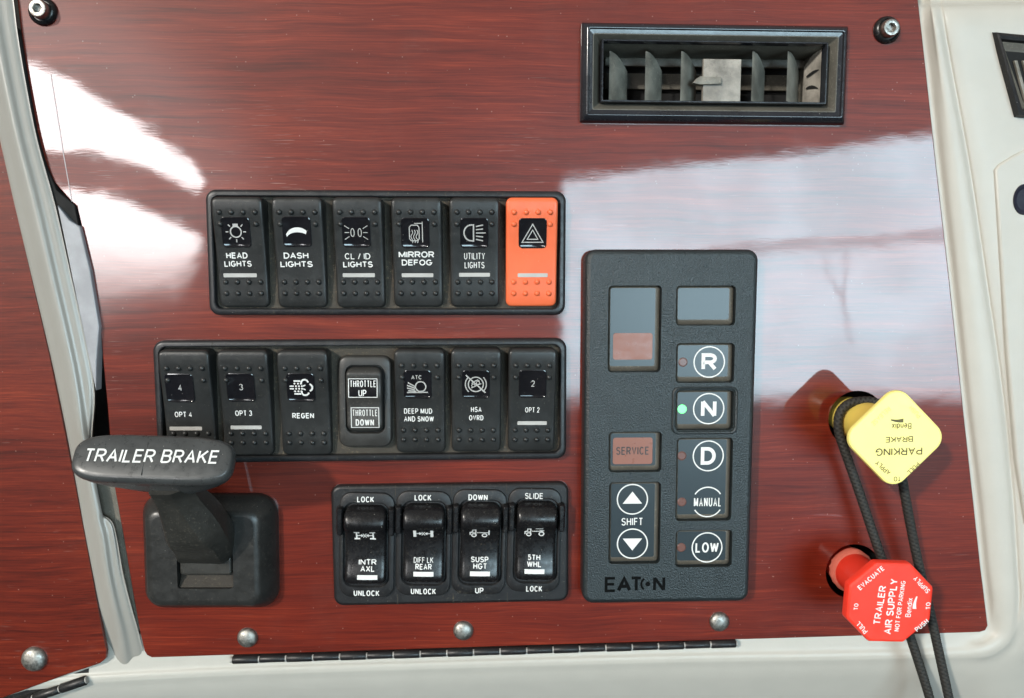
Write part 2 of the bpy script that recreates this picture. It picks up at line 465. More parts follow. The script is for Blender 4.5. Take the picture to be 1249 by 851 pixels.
def tube(bm, pts, rad, n=12, cap=True):
    pts = [Vector(p) for p in pts]
    up = Vector((0.13, 0.21, 1)).normalized(); loops = []
    for i, p in enumerate(pts):
        d = (pts[min(i + 1, len(pts) - 1)] - pts[max(i - 1, 0)]).normalized()
        s_ = d.cross(up).normalized(); u_ = s_.cross(d).normalized()
        r = rad(i, len(pts)) if callable(rad) else rad
        loops.append([p + s_ * r * math.cos(2 * PI * j / n) + u_ * r * math.sin(2 * PI * j / n) for j in range(n)])
    loft(bm, loops, cap, cap)

def flat(bm, loop, zf):
    vs = [bm.verts.new((x, y, zf(x, y))) for x, y in loop]
    try:
        return bm.faces.new(vs)
    except ValueError:
        return None

def stroke(bm, pts, w, zf, closed=False, sub=4.0):
    """a printed line of width w"""
    q = []
    src = list(pts) + ([pts[0]] if closed else [])
    for (x0, y0), (x1, y1) in zip(src, src[1:]):
        k = max(1, int(math.hypot(x1 - x0, y1 - y0) / sub))
        for i in range(k): q.append((x0 + (x1 - x0) * i / k, y0 + (y1 - y0) * i / k))
    if not closed: q.append(src[-1])
    n = len(q); prs = []
    for i in range(n):
        a = Vector(q[(i - 1) % n] if closed or i > 0 else q[0]); b_ = Vector(q[i]); c = Vector(q[(i + 1) % n] if closed or i < n - 1 else q[-1])
        d1 = (b_ - a); d2 = (c - b_)
        if d1.length < 1e-6: d1 = d2
        if d2.length < 1e-6: d2 = d1
        d1 = d1.normalized(); d2 = d2.normalized()
        nn = Vector((-d1.y - d2.y, d1.x + d2.x))
        nn = nn / max(0.5, nn.length_squared / 2)
        l, r = b_ + nn * w / 2, b_ - nn * w / 2
        prs.append((bm.verts.new((l.x, l.y, zf(l.x, l.y))), bm.verts.new((r.x, r.y, zf(r.x, r.y)))))
    for i in range(n if closed else n - 1):
        a, b_ = prs[i], prs[(i + 1) % n]
        bm.faces.new((a[1], b_[1], b_[0], a[0]))

def arc(cx, cy, rx, ry, a0, a1, n=16):
    return [(cx + rx * math.cos(math.radians(a0 + (a1 - a0) * i / n)), cy + ry * math.sin(math.radians(a0 + (a1 - a0) * i / n))) for i in range(n + 1)]

def _glyphs():
    A = lambda cx, cy, rx, ry, a0, a1, n=12: arc(cx, cy, rx, ry, a0, a1, n)
    oval_ = A(.5, .5, .5, .5, 90, 450, 26)
    g = {
        'A': (.76, [[(0, 0), (.5, 1), (1, 0)], [(.2, .34), (.8, .34)]]),
        'B': (.70, [[(0, 0), (0, 1), (.58, 1)] + A(.58, .77, .36, .23, 80, -80, 8) + [(.58, .54), (0, .54)], [(.58, .54)] + A(.6, .27, .40, .27, 80, -80, 8) + [(.6, 0), (0, 0)]]),
        'C': (.76, [A(.5, .5, .5, .5, 42, 318, 22)]),
        'D': (.72, [[(0, 0), (0, 1), (.42, 1)] + A(.42, .5, .58, .5, 80, -80, 14) + [(.42, 0), (0, 0)]]),
        'E': (.62, [[(1, 1), (0, 1), (0, 0), (1, 0)], [(0, .53), (.9, .53)]]),
        'F': (.58, [[(1, 1), (0, 1), (0, 0)], [(0, .52), (.88, .52)]]),
        'G': (.78, [A(.5, .5, .5, .5, 42, 335, 22) + [(1, .44), (.56, .44)]]),
        'H': (.70, [[(0, 0), (0, 1)], [(1, 0), (1, 1)], [(0, .53), (1, .53)]]),
        'I': (.0, [[(.5, 0), (.5, 1)]]),
        'K': (.70, [[(0, 0), (0, 1)], [(.96, 1), (0, .36)], [(.34, .58), (1, 0)]]),
        'L': (.56, [[(0, 1), (0, 0), (1, 0)]]),
        'M': (.86, [[(0, 0), (0, 1)], [(0, 1), (.5, .08)], [(.5, .08), (1, 1)], [(1, 1), (1, 0)]]),
        'N': (.72, [[(0, 0), (0, 1)], [(0, 1), (1, 0)], [(1, 0), (1, 1)]]),
        'O': (.80, [oval_]),
        'P': (.66, [[(0, 0), (0, 1), (.56, 1)] + A(.56, .72, .44, .28, 80, -80, 8) + [(.56, .44), (0, .44)]]),
        'R': (.70, [[(0, 0), (0, 1), (.56, 1)] + A(.56, .74, .42, .26, 80, -80, 8) + [(.56, .48), (0, .48)], [(.5, .48), (1, 0)]]),
        'S': (.68, [A(.5, .76, .46, .24, 22, 262, 14) + A(.5, .26, .5, .26, 82, -160, 14)]),
        'T': (.64, [[(0, 1), (1, 1)], [(.5, 1), (.5, 0)]]),
        'U': (.70, [[(0, 1), (0, .36)] + A(.5, .36, .5, .36, 190, 350, 12) + [(1, .36), (1, 1)]]),
        'V': (.74, [[(0, 1), (.5, 0), (1, 1)]]),
        'W': (1.06, [[(0, 1), (.25, 0)], [(.25, 0), (.5, .95)], [(.5, .95), (.75, 0)], [(.75, 0), (1, 1)]]),
        'X': (.72, [[(0, 0), (1, 1)], [(0, 1), (1, 0)]]),
        'Y': (.72, [[(0, 1), (.5, .44), (1, 1)], [(.5, .44), (.5, 0)]]),
        '2': (.58, [A(.5, .71, .48, .29, 170, -35, 14) + [(0, 0), (1, 0)]]),
        '3': (.58, [A(.48, .76, .45, .24, 160, -80, 12), A(.48, .27, .52, .27, 85, -160, 12)]),
        '4': (.62, [[(.74, 0), (.74, 1), (0, .28), (1, .28)]]),
        '5': (.58, [[(.92, 1), (.14, 1), (.06, .5)] + A(.48, .33, .52, .33, 140, -155, 14)]),
        '/': (.36, [[(0, 0), (1, 1)]]),
        'e': (.52, [[(.03, .37), (1, .37)] + A(.5, .36, .5, .36, 10, 318, 16)]),
        'n': (.50, [[(0, 0), (0, .72)], [(0, .42)] + A(.5, .42, .5, .30, 170, 10, 10) + [(1, .42), (1, 0)]]),
        'd': (.54, [A(.5, .36, .5, .36, 90, 450, 18), [(1, 0), (1, 1)]]),
        'i': (.0, [[(.5, 0), (.5, .70)], [(.5, .90), (.5, 1.0)]]),
        'x': (.50, [[(0, 0), (1, .72)], [(0, .72), (1, 0)]]),
    }
    return g
GLYPHS = _glyphs()

def text(bm, s, cx, cy, w, h, zf, rot_=0.0, bold=0.02, shear=0.0):
    """printed sans lettering filling a box of w by h round (cx, cy): constant-width strokes"""
    th = h * (.15 + bold * 1.9)
    wid = [(GLYPHS[c][0] if c != ' ' else .30) for c in s]
    th = min(th, 0.235 * w / max(1, len(s)), .27 * h)
    gap = .17
    # letter widths are centre-line widths; solve the horizontal scale that fills w
    fixed = min(.115 * h, .06 * w) * (len(s) - 1)     # tight, even letter gaps; the letters take the rest
    nat = sum(wid)
    k = max((w - fixed - th * len([c for c in s if c != ' '])) / max(nat, .01), .04 * h)
    gap = fixed / max(1, len(s) - 1)
    ca, sa = math.cos(rot_), math.sin(rot_)
    x = -w / 2; lift = 0.0
    for c, wd_ in zip(s, wid):
        gw = wd_ * k
        if c != ' ':
            for pl_ in GLYPHS[c][1]:
                q = []
                for u, v in pl_:
                    X = x + th / 2 + u * gw; Y = -h / 2 + th / 2 + v * (h - th)
                    X += Y * shear
                    q.append((cx + X * ca - Y * sa, cy + X * sa + Y * ca))
                closed = math.hypot(q[0][0] - q[-1][0], q[0][1] - q[-1][1]) < 1e-4
                lf = lift
                stroke(bm, q[:-1] if closed else q, th, lambda a, b_: zf(a, b_) + lf, closed, sub=6)
                lift = (lift + .03) % .12
            x += th
        x += gw + gap

def interp(knots):
    xs = [k[0] for k in knots]; ys = [k[1] for k in knots]
    def f(t):
        t = min(max(t, xs[0]), xs[-1])
        for i in range(len(xs) - 1):
            if t <= xs[i + 1]:
                break
        def tan(j):
            if j == 0: return (ys[1] - ys[0]) / (xs[1] - xs[0])
            if j == len(xs) - 1: return (ys[-1] - ys[-2]) / (xs[-1] - xs[-2])
            return (ys[j + 1] - ys[j - 1]) / (xs[j + 1] - xs[j - 1])
        hh = xs[i + 1] - xs[i]; u = (t - xs[i]) / hh
        return ((2 * u**3 - 3 * u**2 + 1) * ys[i] + (u**3 - 2 * u**2 + u) * hh * tan(i)
                + (-2 * u**3 + 3 * u**2) * ys[i + 1] + (u**3 - u**2) * hh * tan(i + 1))
    return f

def capped_strip(w, h, r, rows=26, n=6):
    """rounded rectangle as matching left/right edge points, bottom to top"""
    out = []
    r = min(r, w / 2 - .05, h / 2 - .05)
    for i in range(n + 1):
        a = PI / 2 * i / n
        out.append((w / 2 - r + r * math.sin(a) if i else (w / 2 - r) , -h / 2 + r - r * math.cos(a)))
    for i in range(1, rows):
        out.append((w / 2, -h / 2 + r + (h - 2 * r) * i / rows))
    for i in range(n + 1):
        a = PI / 2 * i / n
        out.append((w / 2 - r + r * math.cos(a), h / 2 - r + r * math.sin(a)))
    return out

def rocker_body(bm, w, h, r, zf, zlow, edge=2.0, crown=0.0):
    """solid rocker: curved face zf(y), rounded edge, straight sides"""
    right = capped_strip(w, h, r)
    loop = right + [(-x, y) for x, y in reversed(right)]
    lo = lambda d: inset(loop, d)
    rings = [[(x, y, zlow) for x, y in loop], [(x, y, zf(y) - edge) for x, y in loop]]
    for k in (1, 2, 3):
        a = PI / 2 * k / 3
        rings.append([(x, y, zf(y) - edge + edge * math.sin(a)) for x, y in lo(edge * (1 - math.cos(a)))])
    rg = loft(bm, rings, True, False)
    top = rg[-1]; n = len(right); N = 2 * n
    us = [0, .06, .25, .5, .75, .94, 1] if crown else [0, .05, .95, 1]
    cols = len(us) - 1
    def row(i):
        a, b_ = top[N - 1 - i], top[i]
        out = [a]
        for k in range(1, cols):
            u = us[k]
            p = a.co.lerp(b_.co, u); p.z += crown * math.sin(PI * u)
            out.append(bm.verts.new(p))
        return out + [b_]
    rows = [row(i) for i in range(n)]
    for p, q in zip(rows, rows[1:]):
        for k in range(cols):
            bm.faces.new((p[k], p[k + 1], q[k + 1], q[k]))

# ================================================================== SETTING
# near-black sheet standing in for the unlit space behind the panels
bm = bmesh.new(); box(bm, -900, 900, -800, 700, -140, -120)
tag(mesh('dark_backing_sheet', bm, 'cavity'), kind='structure')

def spline(pts, n):
    """Catmull-Rom through tuples"""
    out = []
    for i in range(len(pts) - 1):
        p0, p1, p2, p3 = pts[max(i - 1, 0)], pts[i], pts[i + 1], pts[min(i + 2, len(pts) - 1)]
        for k in range(n):
            u = k / n
            out.append(tuple(0.5 * (2 * b_ + (c - a) * u + (2 * a - 5 * b_ + 4 * c - d) * u * u + (3 * b_ - a - 3 * c + d) * u**3)
                             for a, b_, c, d in zip(p0, p1, p2, p3)))
    out.append(tuple(pts[-1]))
    return out

def sheet(bm, rows, nu=5, nv=5):
    """smooth surface through a grid of (px, py, z) stations, then back walls are left open"""
    dense = [spline(r, nu) for r in rows]
    cols = [spline([r[i] for r in dense], nv) for i in range(len(dense[0]))]
    vs = [[bm.verts.new(P(*p)) for p in c] for c in cols]
    for a, b_ in zip(vs, vs[1:]):
        for i in range(len(a) - 1):
            bm.faces.new((a[i], a[i + 1], b_[i + 1], b_[i]))

# moulded cream dash shell: right flank, rounded corner, bottom ledge
def station(ex, ey, nx, ny, prof):
    return [(ex + nx * s, ey + ny * s, z) for s, z in prof]
def right(y, ex, crease, dz=0.0):
    w = crease - ex
    return station(ex, y, 1, -0.02, [(-30, -8), (-4, -7), (4, -6.5 + dz), (12, 1 + dz), (w * .55, 6 + dz), (w - 7, 7 + dz), (w, 4.5 + dz), (w + 7, 8 + dz), (w + 40, 11 + dz), (w + 170, 10 + dz)])
rows = [right(-60, 1113, 1142, -40), right(-8, 1119, 1146, -34), right(4, 1120, 1147, -26), right(16, 1122, 1149, 0), right(80, 1129, 1160), right(200, 1142, 1182), right(340, 1158, 1203), right(480, 1173, 1223),
        right(600, 1187, 1235), right(690, 1196, 1241), right(735, 1201, 1243)]
def corner(ex, ey, ang, k):
    a = math.radians(ang)
    w = 40 - 8 * k
    return station(ex, ey, math.cos(a), math.sin(a), [(-30, -8), (-4, -7), (4, -6.5), (12, -3 - k), (w * .55, 2 - 2 * k), (w - 7, 5 - 3 * k), (w, 5 - 5 * k), (w + 7, 3 - 9 * k), (w + 40, 0 - 26 * k), (w + 170, -60 - 60 * k)])
rows += [corner(1201, 762, 20, .4), corner(1195, 769, 45, .7), corner(1186, 771, 70, .9)]
def bottom(x, ey, fold):
    w = fold - ey
    return station(x, ey, 0.0, 1, [(-30, -8), (-4, -7), (2, -6.5), (8, -6), (w * .6, -5), (w - 5, -2.5), (w, -2.2), (w + 7, -6), (w + 40, -32), (w + 170, -170)])
rows += [bottom(1150, 771, 800), bottom(1000, 776, 803), bottom(850, 781, 805), bottom(650, 788, 810), bottom(450, 794, 816), bottom(300, 798, 821), bottom(190, 802, 826), bottom(120, 806, 830), bottom(40, 812, 835), bottom(-80, 820, 845)]
bm = bmesh.new(); sheet(bm, rows, 4, 5)
tag(mesh('dashboard', bm, 'shell', sharp=80), kind='structure')

# ================================================================== WOOD PANELS
def px_loop(pts, z=0.0):
    return [tuple(P(x, y, z)[:2]) for x, y in pts]

pn = thing('wood_panel', 'large glossy red mahogany dash panel that carries the switches and the keypad', 'dash panel')
edge = [(14, -60), (20, -8), (25, 34), (38, 130), (52, 190), (66, 222), (82, 240), (94, 254), (108, 312), (121, 390), (131, 495), (138, 585),
        (150, 650), (162, 722), (171, 772), (176, 794), (179, 799), (185, 802), (450, 793.5), (700, 785.5), (950, 778.5), (1195, 771), (1202, 769), (1205, 763), (1196, 690),
        (1173, 480), (1158, 340), (1142, 200), (1129, 80), (1120, 0), (1114, -60)]
loop = px_loop(list(reversed(edge)))
bm = bmesh.new(); slab(bm, loop, -5, 0, 1.2)
panel = mesh('board', bm, 'wood', pn)
H1, H2 = P(1045, 511), P(1041, 697)
cuts = []
for h, r in ((H1, 36), (H2, 36)):
    cb = bmesh.new(); loft(cb, [at(circ(r, 48, h.x, h.y), -30), at(circ(r, 48, h.x, h.y), 30)], True, True); cuts.append(cb)
vx, vy, va, vw, vh = fit([(708, 29), (1030, 34), (1029, 153), (707, 150)])
cb = bmesh.new(); box(cb, vx - vw / 2 + 14, vx + vw / 2 - 14, vy - vh / 2 + 12, vy + vh / 2 - 12, -30, 30); cuts.append(cb)
boolean(panel, cuts)

def zscrew(parent, px, py, r, z=0.0, name='screw'):
    p = P(px, py, z)
    bm = bmesh.new()
    n = 28
    loft(bm, [at(circ(r * 1.0, n, p.x, p.y), z), at(circ(r, n, p.x, p.y), z + r * .12), at(circ(r * .93, n, p.x, p.y), z + r * .28),
              at(circ(r * .75, n, p.x, p.y), z + r * .42), at(circ(r * .45, n, p.x, p.y), z + r * .52), at(circ(r * .12, n, p.x, p.y), z + r * .55)], False, True)
    return mesh(name, bm, 'zinc', parent, sharp=60)
for x, y in ((302, 777), (565, 768.5), (877, 757.5)):
    zscrew(pn, x, y, 12.6)
bm = bmesh.new()
stroke(bm, [tuple(P(*c)[:2]) for c in ((62, 90), (70, 140), (78, 190), (89, 252))], 1.1, lambda X, Y: .35)
mesh('film_edge', bm, 'film', pn)
def bolt(parent, px, py, r=13.5):
    p = P(px, py)
    bm = bmesh.new()
    loft(bm, [at(circ(r * 1.2, 32, p.x, p.y), 0), at(circ(r * 1.2, 32, p.x, p.y), 2), at(circ(r * 1.08, 32, p.x, p.y), 5), at(circ(r * .92, 32, p.x, p.y), 6), at(circ(r * .85, 32, p.x, p.y), 4)], False, True)
    b = mesh('bolt', bm, 'black_gloss', parent)
    bm = bmesh.new()
    hexa = []
    for i in range(30):
        a = 2 * PI * i / 30
        hr = r * .36 / max(abs(math.cos((a % (PI / 3)) - PI / 6)), .5)
        hexa.append((p.x + hr * math.cos(a), p.y + hr * math.sin(a)))
    loft(bm, [at(circ(r * .78, 30, p.x, p.y), 3), at(circ(r * .78, 30, p.x, p.y), 11), at(circ(r * .68, 30, p.x, p.y), 13.5), at(circ(r * .55, 30, p.x, p.y), 14), at(hexa, 13.5), at(hexa, 7)], False, True)
    mesh('bolt_head', bm, 'chrome', b)
bolt(pn, 1081, 37); bolt(pn, 53, 14)

# left panel, turned a little towards the driver
def zl(px):
    return max(0.0, (130 - px)) * -0.03 + 2
lp = thing('wood_panel', 'narrow red mahogany side panel left of the trim pillar, one domed screw low on it', 'dash panel')
e2 = [(-60, -60), (-50, -60), (-32, 30), (0, 170), (25, 280), (60, 432), (92, 592), (126, 776), (130, 795), (129, 803), (122, 809), (80, 823), (20, 845), (-60, 874)]
bm = bmesh.new()
top = [P(x, y, zl(x)) for x, y in e2]
ctr = sum(top, Vector()) / len(top)
back = [v - Vector((0, 0, 5)) for v in top]
ins = [v + (ctr - v).normalized() * 1.0 for v in top]
loft(bm, [back, [v - Vector((0, 0, .8)) for v in top], ins], True, True)
mesh('board', bm, 'wood_side', lp)
zscrew(lp, 42.5, 803, 15.5, zl(42))

# ================================================================== TRIM PILLAR
pl = thing('trim_pillar', 'long shaded-grey moulded plastic pillar leaning between the two wood panels', 'trim')
bm = bmesh.new()
def post(y, xl, xr, dz=0.0, xm=None):
    w = (xm or xr) - xl                       # the ridge keeps its width where the right lip widens
    z = [(xl - 2, -16), (xl + 1, -1), (xl + w * .20, 5), (xl + w * .38, 12), (xl + w * .52, 13), (xl + w * .68, 9), (min(xl + w * .84, xr - 4), 8), (xr - 2.5, 6), (xr, 2), (xr + 1, -40)]
    return [(a, y, h + dz) for a, h in z]
sheet(bm, [post(-60, -54, 8), post(0, -40, 17), post(40, -30, 22), post(100, -17, 32), post(170, -1, 46), post(250, 17, 68), post(330, 36, 86), post(430, 60, 108), post(480, 71, 116), post(530, 81, 113, 0, 120),
           post(580, 90, 112, 0, 128), post(620, 97, 113, 0, 136), post(627, 98, 124, 0, 138), post(636, 99.5, 137, 0, 140), post(655, 103, 143, 0, 146), post(700, 112, 151), post(740, 119, 161, -2), post(768, 125, 169, -6.5), post(788, 127, 174, -11.5), post(806, 126, 180, -17.5), post(826, 122, 188, -28), post(850, 112, 200, -44)], 3, 4)
mesh('pillar_body', bm, 'pillar', pl, sharp=70)
# flat grey filler blade
bm = bmesh.new()
slab(bm, [tuple(P(x, y, 6)[:2]) for x, y in [(70, 250), (84, 268), (97, 276), (110, 330), (121, 398), (118, 440), (117, 476), (104, 420), (86, 330)]][::-1], -8, 6, 1.5)
mesh('filler_strip', bm, 'strip', pl)
bm = bmesh.new()
slab(bm, [tuple(P(x, y, 2)[:2]) for x, y in [(10, 30), (16, 31), (26, 44), (33, 90), (45, 160), (56, 200), (70, 232), (92, 250), (97, 276), (84, 262), (66, 244), (52, 214), (40, 170), (28, 100), (21, 50)]][::-1], -12, 4, 1.0)
mesh('gasket', bm, 'cavity', pl)
# dusty foam pad and strip
bm = bmesh.new()
fo = [(110, 575), (140, 578), (143, 610), (148, 645), (156, 690), (163, 735), (172, 772), (166, 768), (156, 745), (148, 705), (141, 660), (138, 640), (132, 632), (112, 628)]
slab(bm, [tuple(P(x, y, -1)[:2]) for x, y in fo][::-1], -24, -3, 1.0)
mesh('foam_pad', bm, 'foam', pl)

# ================================================================== HINGES
def hinge(name, label, p0, p1, n, r, zf):
    h = thing(name, label, 'hinge')
    a, b_ = Vector(P(*p0, zf(p0[0]))), Vector(P(*p1, zf(p1[0])))
    d = (b_ - a) / n
    for i in range(n):
        bm = bmesh.new()
        k = 0.5 if i % 2 else 0.0
        s_, e_ = a + d * (i + 0.03), a + d * (i + 0.97)
        tube(bm, [s_, s_ + d * .03, e_ - d * .03, e_], lambda q, m_: (r - k) * (0.86 if q in (0, m_ - 1) else 1), 14)
        mesh('knuckle', bm, 'black_satin', h, sharp=50)
    bm = bmesh.new(); tube(bm, [a - d * .05, b_ + d * .02], r * .72, 12)
    mesh('pin', bm, 'steel', h)
    bm = bmesh.new()  # black leaf plate, also paints the shadow between panel edge and hinge
    up = Vector((0, 1, 0))
    q = [a, b_, b_ + up * 12, a + up * 12]
    slab(bm, [(v.x, v.y) for v in q], -9, -5.2)
    mesh('leaf_gap_shade', bm, 'black_satin', h)
hinge('piano_hinge', 'long black knuckled piano hinge under the lower edge of the large panel', (283, 804.5), (898, 784.5), 19, 5.2, lambda x: 1.0)
hinge('piano_hinge', 'short stretch of black knuckled hinge under the narrow left panel', (-56, 884), (106, 829), 5, 6.0, lambda x: zl(x) - 1)

# ================================================================== ROCKER SWITCH ROWS
def bezel(name, label, corners, r, h=11.0, wall=8.0, seams=(), wt_=None):
    x, y, a, w, hh = fit(corners)
    t = thing(name, label, 'switch frame', x, y, 0, a, 'black frames around the switches')
    bm = bmesh.new()
    wl = wall
    loops = [at(rr(w, hh, r), 0), at(rr(w, hh, r), h - 4)]
    for k in (1, 2, 3):
        q = PI / 2 * k / 3
        loops.append(at(rr(w - 2 * 4 * (1 - math.cos(q)), hh - 2 * 4 * (1 - math.cos(q)), r - 4 * (1 - math.cos(q)) * .8), h - 4 + 4 * math.sin(q)))
    loops += [at(rr(w - 2 * wl + 3, hh - 2 * wl + 3, r - 3), h), at(rr(w - 2 * wl + .6, hh - 2 * wl + .6, r - 4), h - 1), at(rr(w - 2 * wl, hh - 2 * wl, r - 4), h - 3), at(rr(w - 2 * wl, hh - 2 * wl, r - 4), 1.0)]
    loft(bm, loops, False, False)
    mesh('frame', bm, 'bezel', t)
    bm = bmesh.new()
    flat(bm, rr(w - 2 * wl, hh - 2 * wl, r - 4), lambda a_, b_: 1.2)
    mesh('recess_floor', bm, 'floor', t)
    if seams:
        for sx_ in seams:
            lx, _ = L(t, sx_, corners[0][1], 10)
            for s_ in (1, -1):
                bm = bmesh.new(); box(bm, lx - .45, lx + .45, s_ * (hh / 2 - wl / 2) - wl / 2 + 2.2, s_ * (hh / 2 - wl / 2) + wl / 2 - 2.2, h - 2, h + .15)
                mesh('seam', bm, 'floor', t)
    return t, w, hh

BZ1, _, _ = bezel('switch_frame', 'black frame around the top row of six switches', [(254, 231.5), (689, 234), (689, 383.5), (258, 384)], 12,
                  seams=(330, 402.5, 473.5, 543, 613))
BZ2, _, _ = bezel('switch_frame', 'black dusty frame around the middle row of seven switches', [(188, 414.5), (690, 411.5), (690, 557.5), (198, 563)], 13,
                  seams=(259, 336.5, 408, 479, 546.5, 614))

prof5 = interp([(0, 7), (0.08, 9.5), (0.3, 12.5), (0.5, 16.5), (0.7, 22), (0.86, 26.5), (0.96, 27.5), (1, 26)])

def contura(label, corners, lens, bumps, lines, bar, symbol, body='switch', group='rocker switches in rows'):
    zt, zb = 27, 8
    x, y, a, w, h = fit(corners, [zt, zt, zb, zb])
    t = thing('rocker_switch', label, 'switch', x, y, 0, a, group)
    zf = lambda yy: prof5((yy + h / 2) / h)
    def S(px, py):
        z = 15
        for _ in range(4):
            lx, ly = L(t, px, py, z); z = zf(ly)
        return lx, ly
    bm = bmesh.new()
    rocker_body(bm, w, h, 7, zf, 2.0, 2.6)
    for row_, yy in enumerate(bumps):
        _, by = S((corners[0][0] + corners[1][0]) / 2, yy)
        for bx in ((-21.3, -7.1, 7.1, 21.3) if row_ != 1 else (-21.3, 21.3)):
            dome(bm, bx * w / 61, by, zf(by) - .3, 3.5, 3.0)
    mesh('rocker', bm, body, t, weld=False)
    eps = lambda e: (lambda X, Y: zf(Y) + e)
    cx, cy = S(*lens)
    # icon window: thin curved tile with a raised lip
    bm = bmesh.new()
    right_ = capped_strip(33, 35, 4.5, 8, 4)
    lp_ = right_ + [(-q, r_) for q, r_ in reversed(right_)]
    r0 = [(q + cx, r_ + cy, zf(r_ + cy) - .2) for q, r_ in lp_]
    r1 = [(q + cx, r_ + cy, zf(r_ + cy) + .9) for q, r_ in lp_]
    r2 = [(q + cx, r_ + cy, zf(r_ + cy) + 1.2) for q, r_ in inset(lp_, .8)]
    r3 = [(q + cx, r_ + cy, zf(r_ + cy) + .7) for q, r_ in inset(lp_, 1.5)]
    rg = loft(bm, [r0, r1, r2, r3], False, False)[-1]
    n = len(right_)
    for i in range(n - 1):
        bm.faces.new((rg[i], rg[i + 1], rg[2 * n - 2 - i], rg[2 * n - 1 - i]))
    win = mesh('icon_window', bm, 'lens', t, weld=False)
    bm = bmesh.new(); mt = symbol(bm, cx, cy, eps(1.0)) or 'print'
    mesh('symbol', bm, mt, win, smooth=False, weld=False)
    if lines:
        bm = bmesh.new()
        for s, px, py, tw, thh, bd in lines:
            lx, ly = S(px, py); text(bm, s, lx, ly, tw, thh, eps(.35), bold=bd)
        mesh('lettering', bm, 'white', t, smooth=False, weld=False)
    if bar:
        lx, ly = S(bar[0], bar[1]); bw = bar[2]
        bm = bmesh.new()
        loft(bm, [[(q, r_, zf(r_) - .2) for q, r_ in rr(bw, 4.6, .8, 2, lx, ly)], [(q, r_, zf(r_) + .5) for q, r_ in rr(bw, 4.6, .8, 2, lx, ly)]], False, True)
        mesh('indicator_bar', bm, 'barw', t, smooth=False)
    return t

# ---- printed symbols (local coordinates around the icon window centre)
def sym_bulb(bm, x, y, z):
    stroke(bm, arc(x, y + .3, 6.2, 6.2, 0, 345, 24), 1.5, z, True)
    flat(bm, [(x - 3, y + 6.3), (x + 3, y + 6.3), (x + 3, y + 9.6), (x - 3, y + 9.6)], z)
    for k in range(8):
        a = PI / 4 * k
        if k == 2: continue
        stroke(bm, [(x + 8.6 * math.cos(a), y + .3 + 8.6 * math.sin(a)), (x + 11.8 * math.cos(a), y + .3 + 11.8 * math.sin(a))], 1.3, z)
def sym_dash(bm, x, y, z):
    up = arc(x + 1, y - 6.5, 14, 11.5, 162, 40, 14); dn = arc(x + 1, y - 8, 13, 7.4, 165, 42, 14)
    for i in range(14):
        flat(bm, [up[i], dn[i], dn[i + 1], up[i + 1]], z)
def sym_clear(bm, x, y, z):
    for s in (-1, 1):
        stroke(bm, arc(x + s * 4.2, y - .5, 2.0, 4.6, 0, 345, 16), 1.0, z, True)
        for k in (-1, 0, 1):
            stroke(bm, [(x + s * 8, y - .5 + k * 4.5), (x + s * 13.5, y - .5 + k * 8)], .9, z)
def sym_mirror(bm, x, y, z):
    stroke(bm, [(x - 4.5, y + 9), (x + 2.5, y + 9), (x + 4.6, y + 6.5), (x + 4.6, y - 6.5), (x + 3, y - 9), (x - 5, y - 9), (x - 6.8, y - 6.5), (x - 6.8, y + 6.5)], 1.1, z, True)
    stroke(bm, [(x + 8.5, y + 13), (x + 8.5, y - 11)], 1.0, z)
    stroke(bm, [(x - 1, y + 11), (x + 8.5, y + 11)], 1.0, z)
    for k in (-4, -1, 2):
        stroke(bm, [(x + k + 1.1 * math.sin(i * .9), y + 3.5 - i * 1.5) for i in range(11)], .9, z)
def sym_lamp(bm, x, y, z):
    stroke(bm, [(x - .8, y + 9.3), (x - 4.5, y + 9.1)] + arc(x - 3.5, y, 8.5, 9.2, 105, 255, 14) + [(x - .8, y - 9.3)], 1.6, z, True)
    for k in range(5):
        b = 2 - k
        stroke(bm, [(x + 2, y + b * 3.7), (x + 10.5 + (b == 0) * 3, y + b * 4.6)], 1.3, z)
def sym_hazard(bm, x, y, z):
    T_ = lambda s, c: [(x, y + c + s), (x - s * 1.02, y + c - s * .72), (x + s * 1.02, y + c - s * .72)]
    stroke(bm, T_(12.2, -1.8), 1.1, z, True); stroke(bm, T_(6.2, -2.6), 1.0, z, True)
def sym_num(s):
    def f(bm, x, y, z):
        text(bm, s, x + .5, y + .5, 4.4, 8, z, bold=0.0)
    return f
def sym_regen(bm, x, y, z):
    for yy in (8, -8):
        stroke(bm, [(x - 8, y + yy), (x, y + yy)], 1.9, z)
    for yy in (4.8, -4.8):
        for xx in (-7, -3, .5): flat(bm, circ(1.2, 8, x + xx, y + yy), z)
    for yy in (1.6, -1.6):
        stroke(bm, [(x - 13, y + yy), (x - 8, y + yy)], 1.5, z)
        for xx in (-5.5, -2, 1.5): flat(bm, circ(1.2, 8, x + xx, y + yy), z)
    stroke(bm, arc(x + 5, y + 5.5, 4.2, 4.2, 200, 10, 12), 2.0, z)
    stroke(bm, arc(x + 9.5, y, 4.2, 4.4, 75, -75, 12), 2.0, z)
    stroke(bm, arc(x + 5, y - 5.5, 4.2, 4.2, -10, -200, 12), 2.0, z)
    stroke(bm, [(x + 3, y + 1.6), (x + 5.6, y + 3)], 1.4, z); stroke(bm, [(x + 3, y - 1.6), (x + 5.6, y - 3)], 1.4, z)
    return 'white'
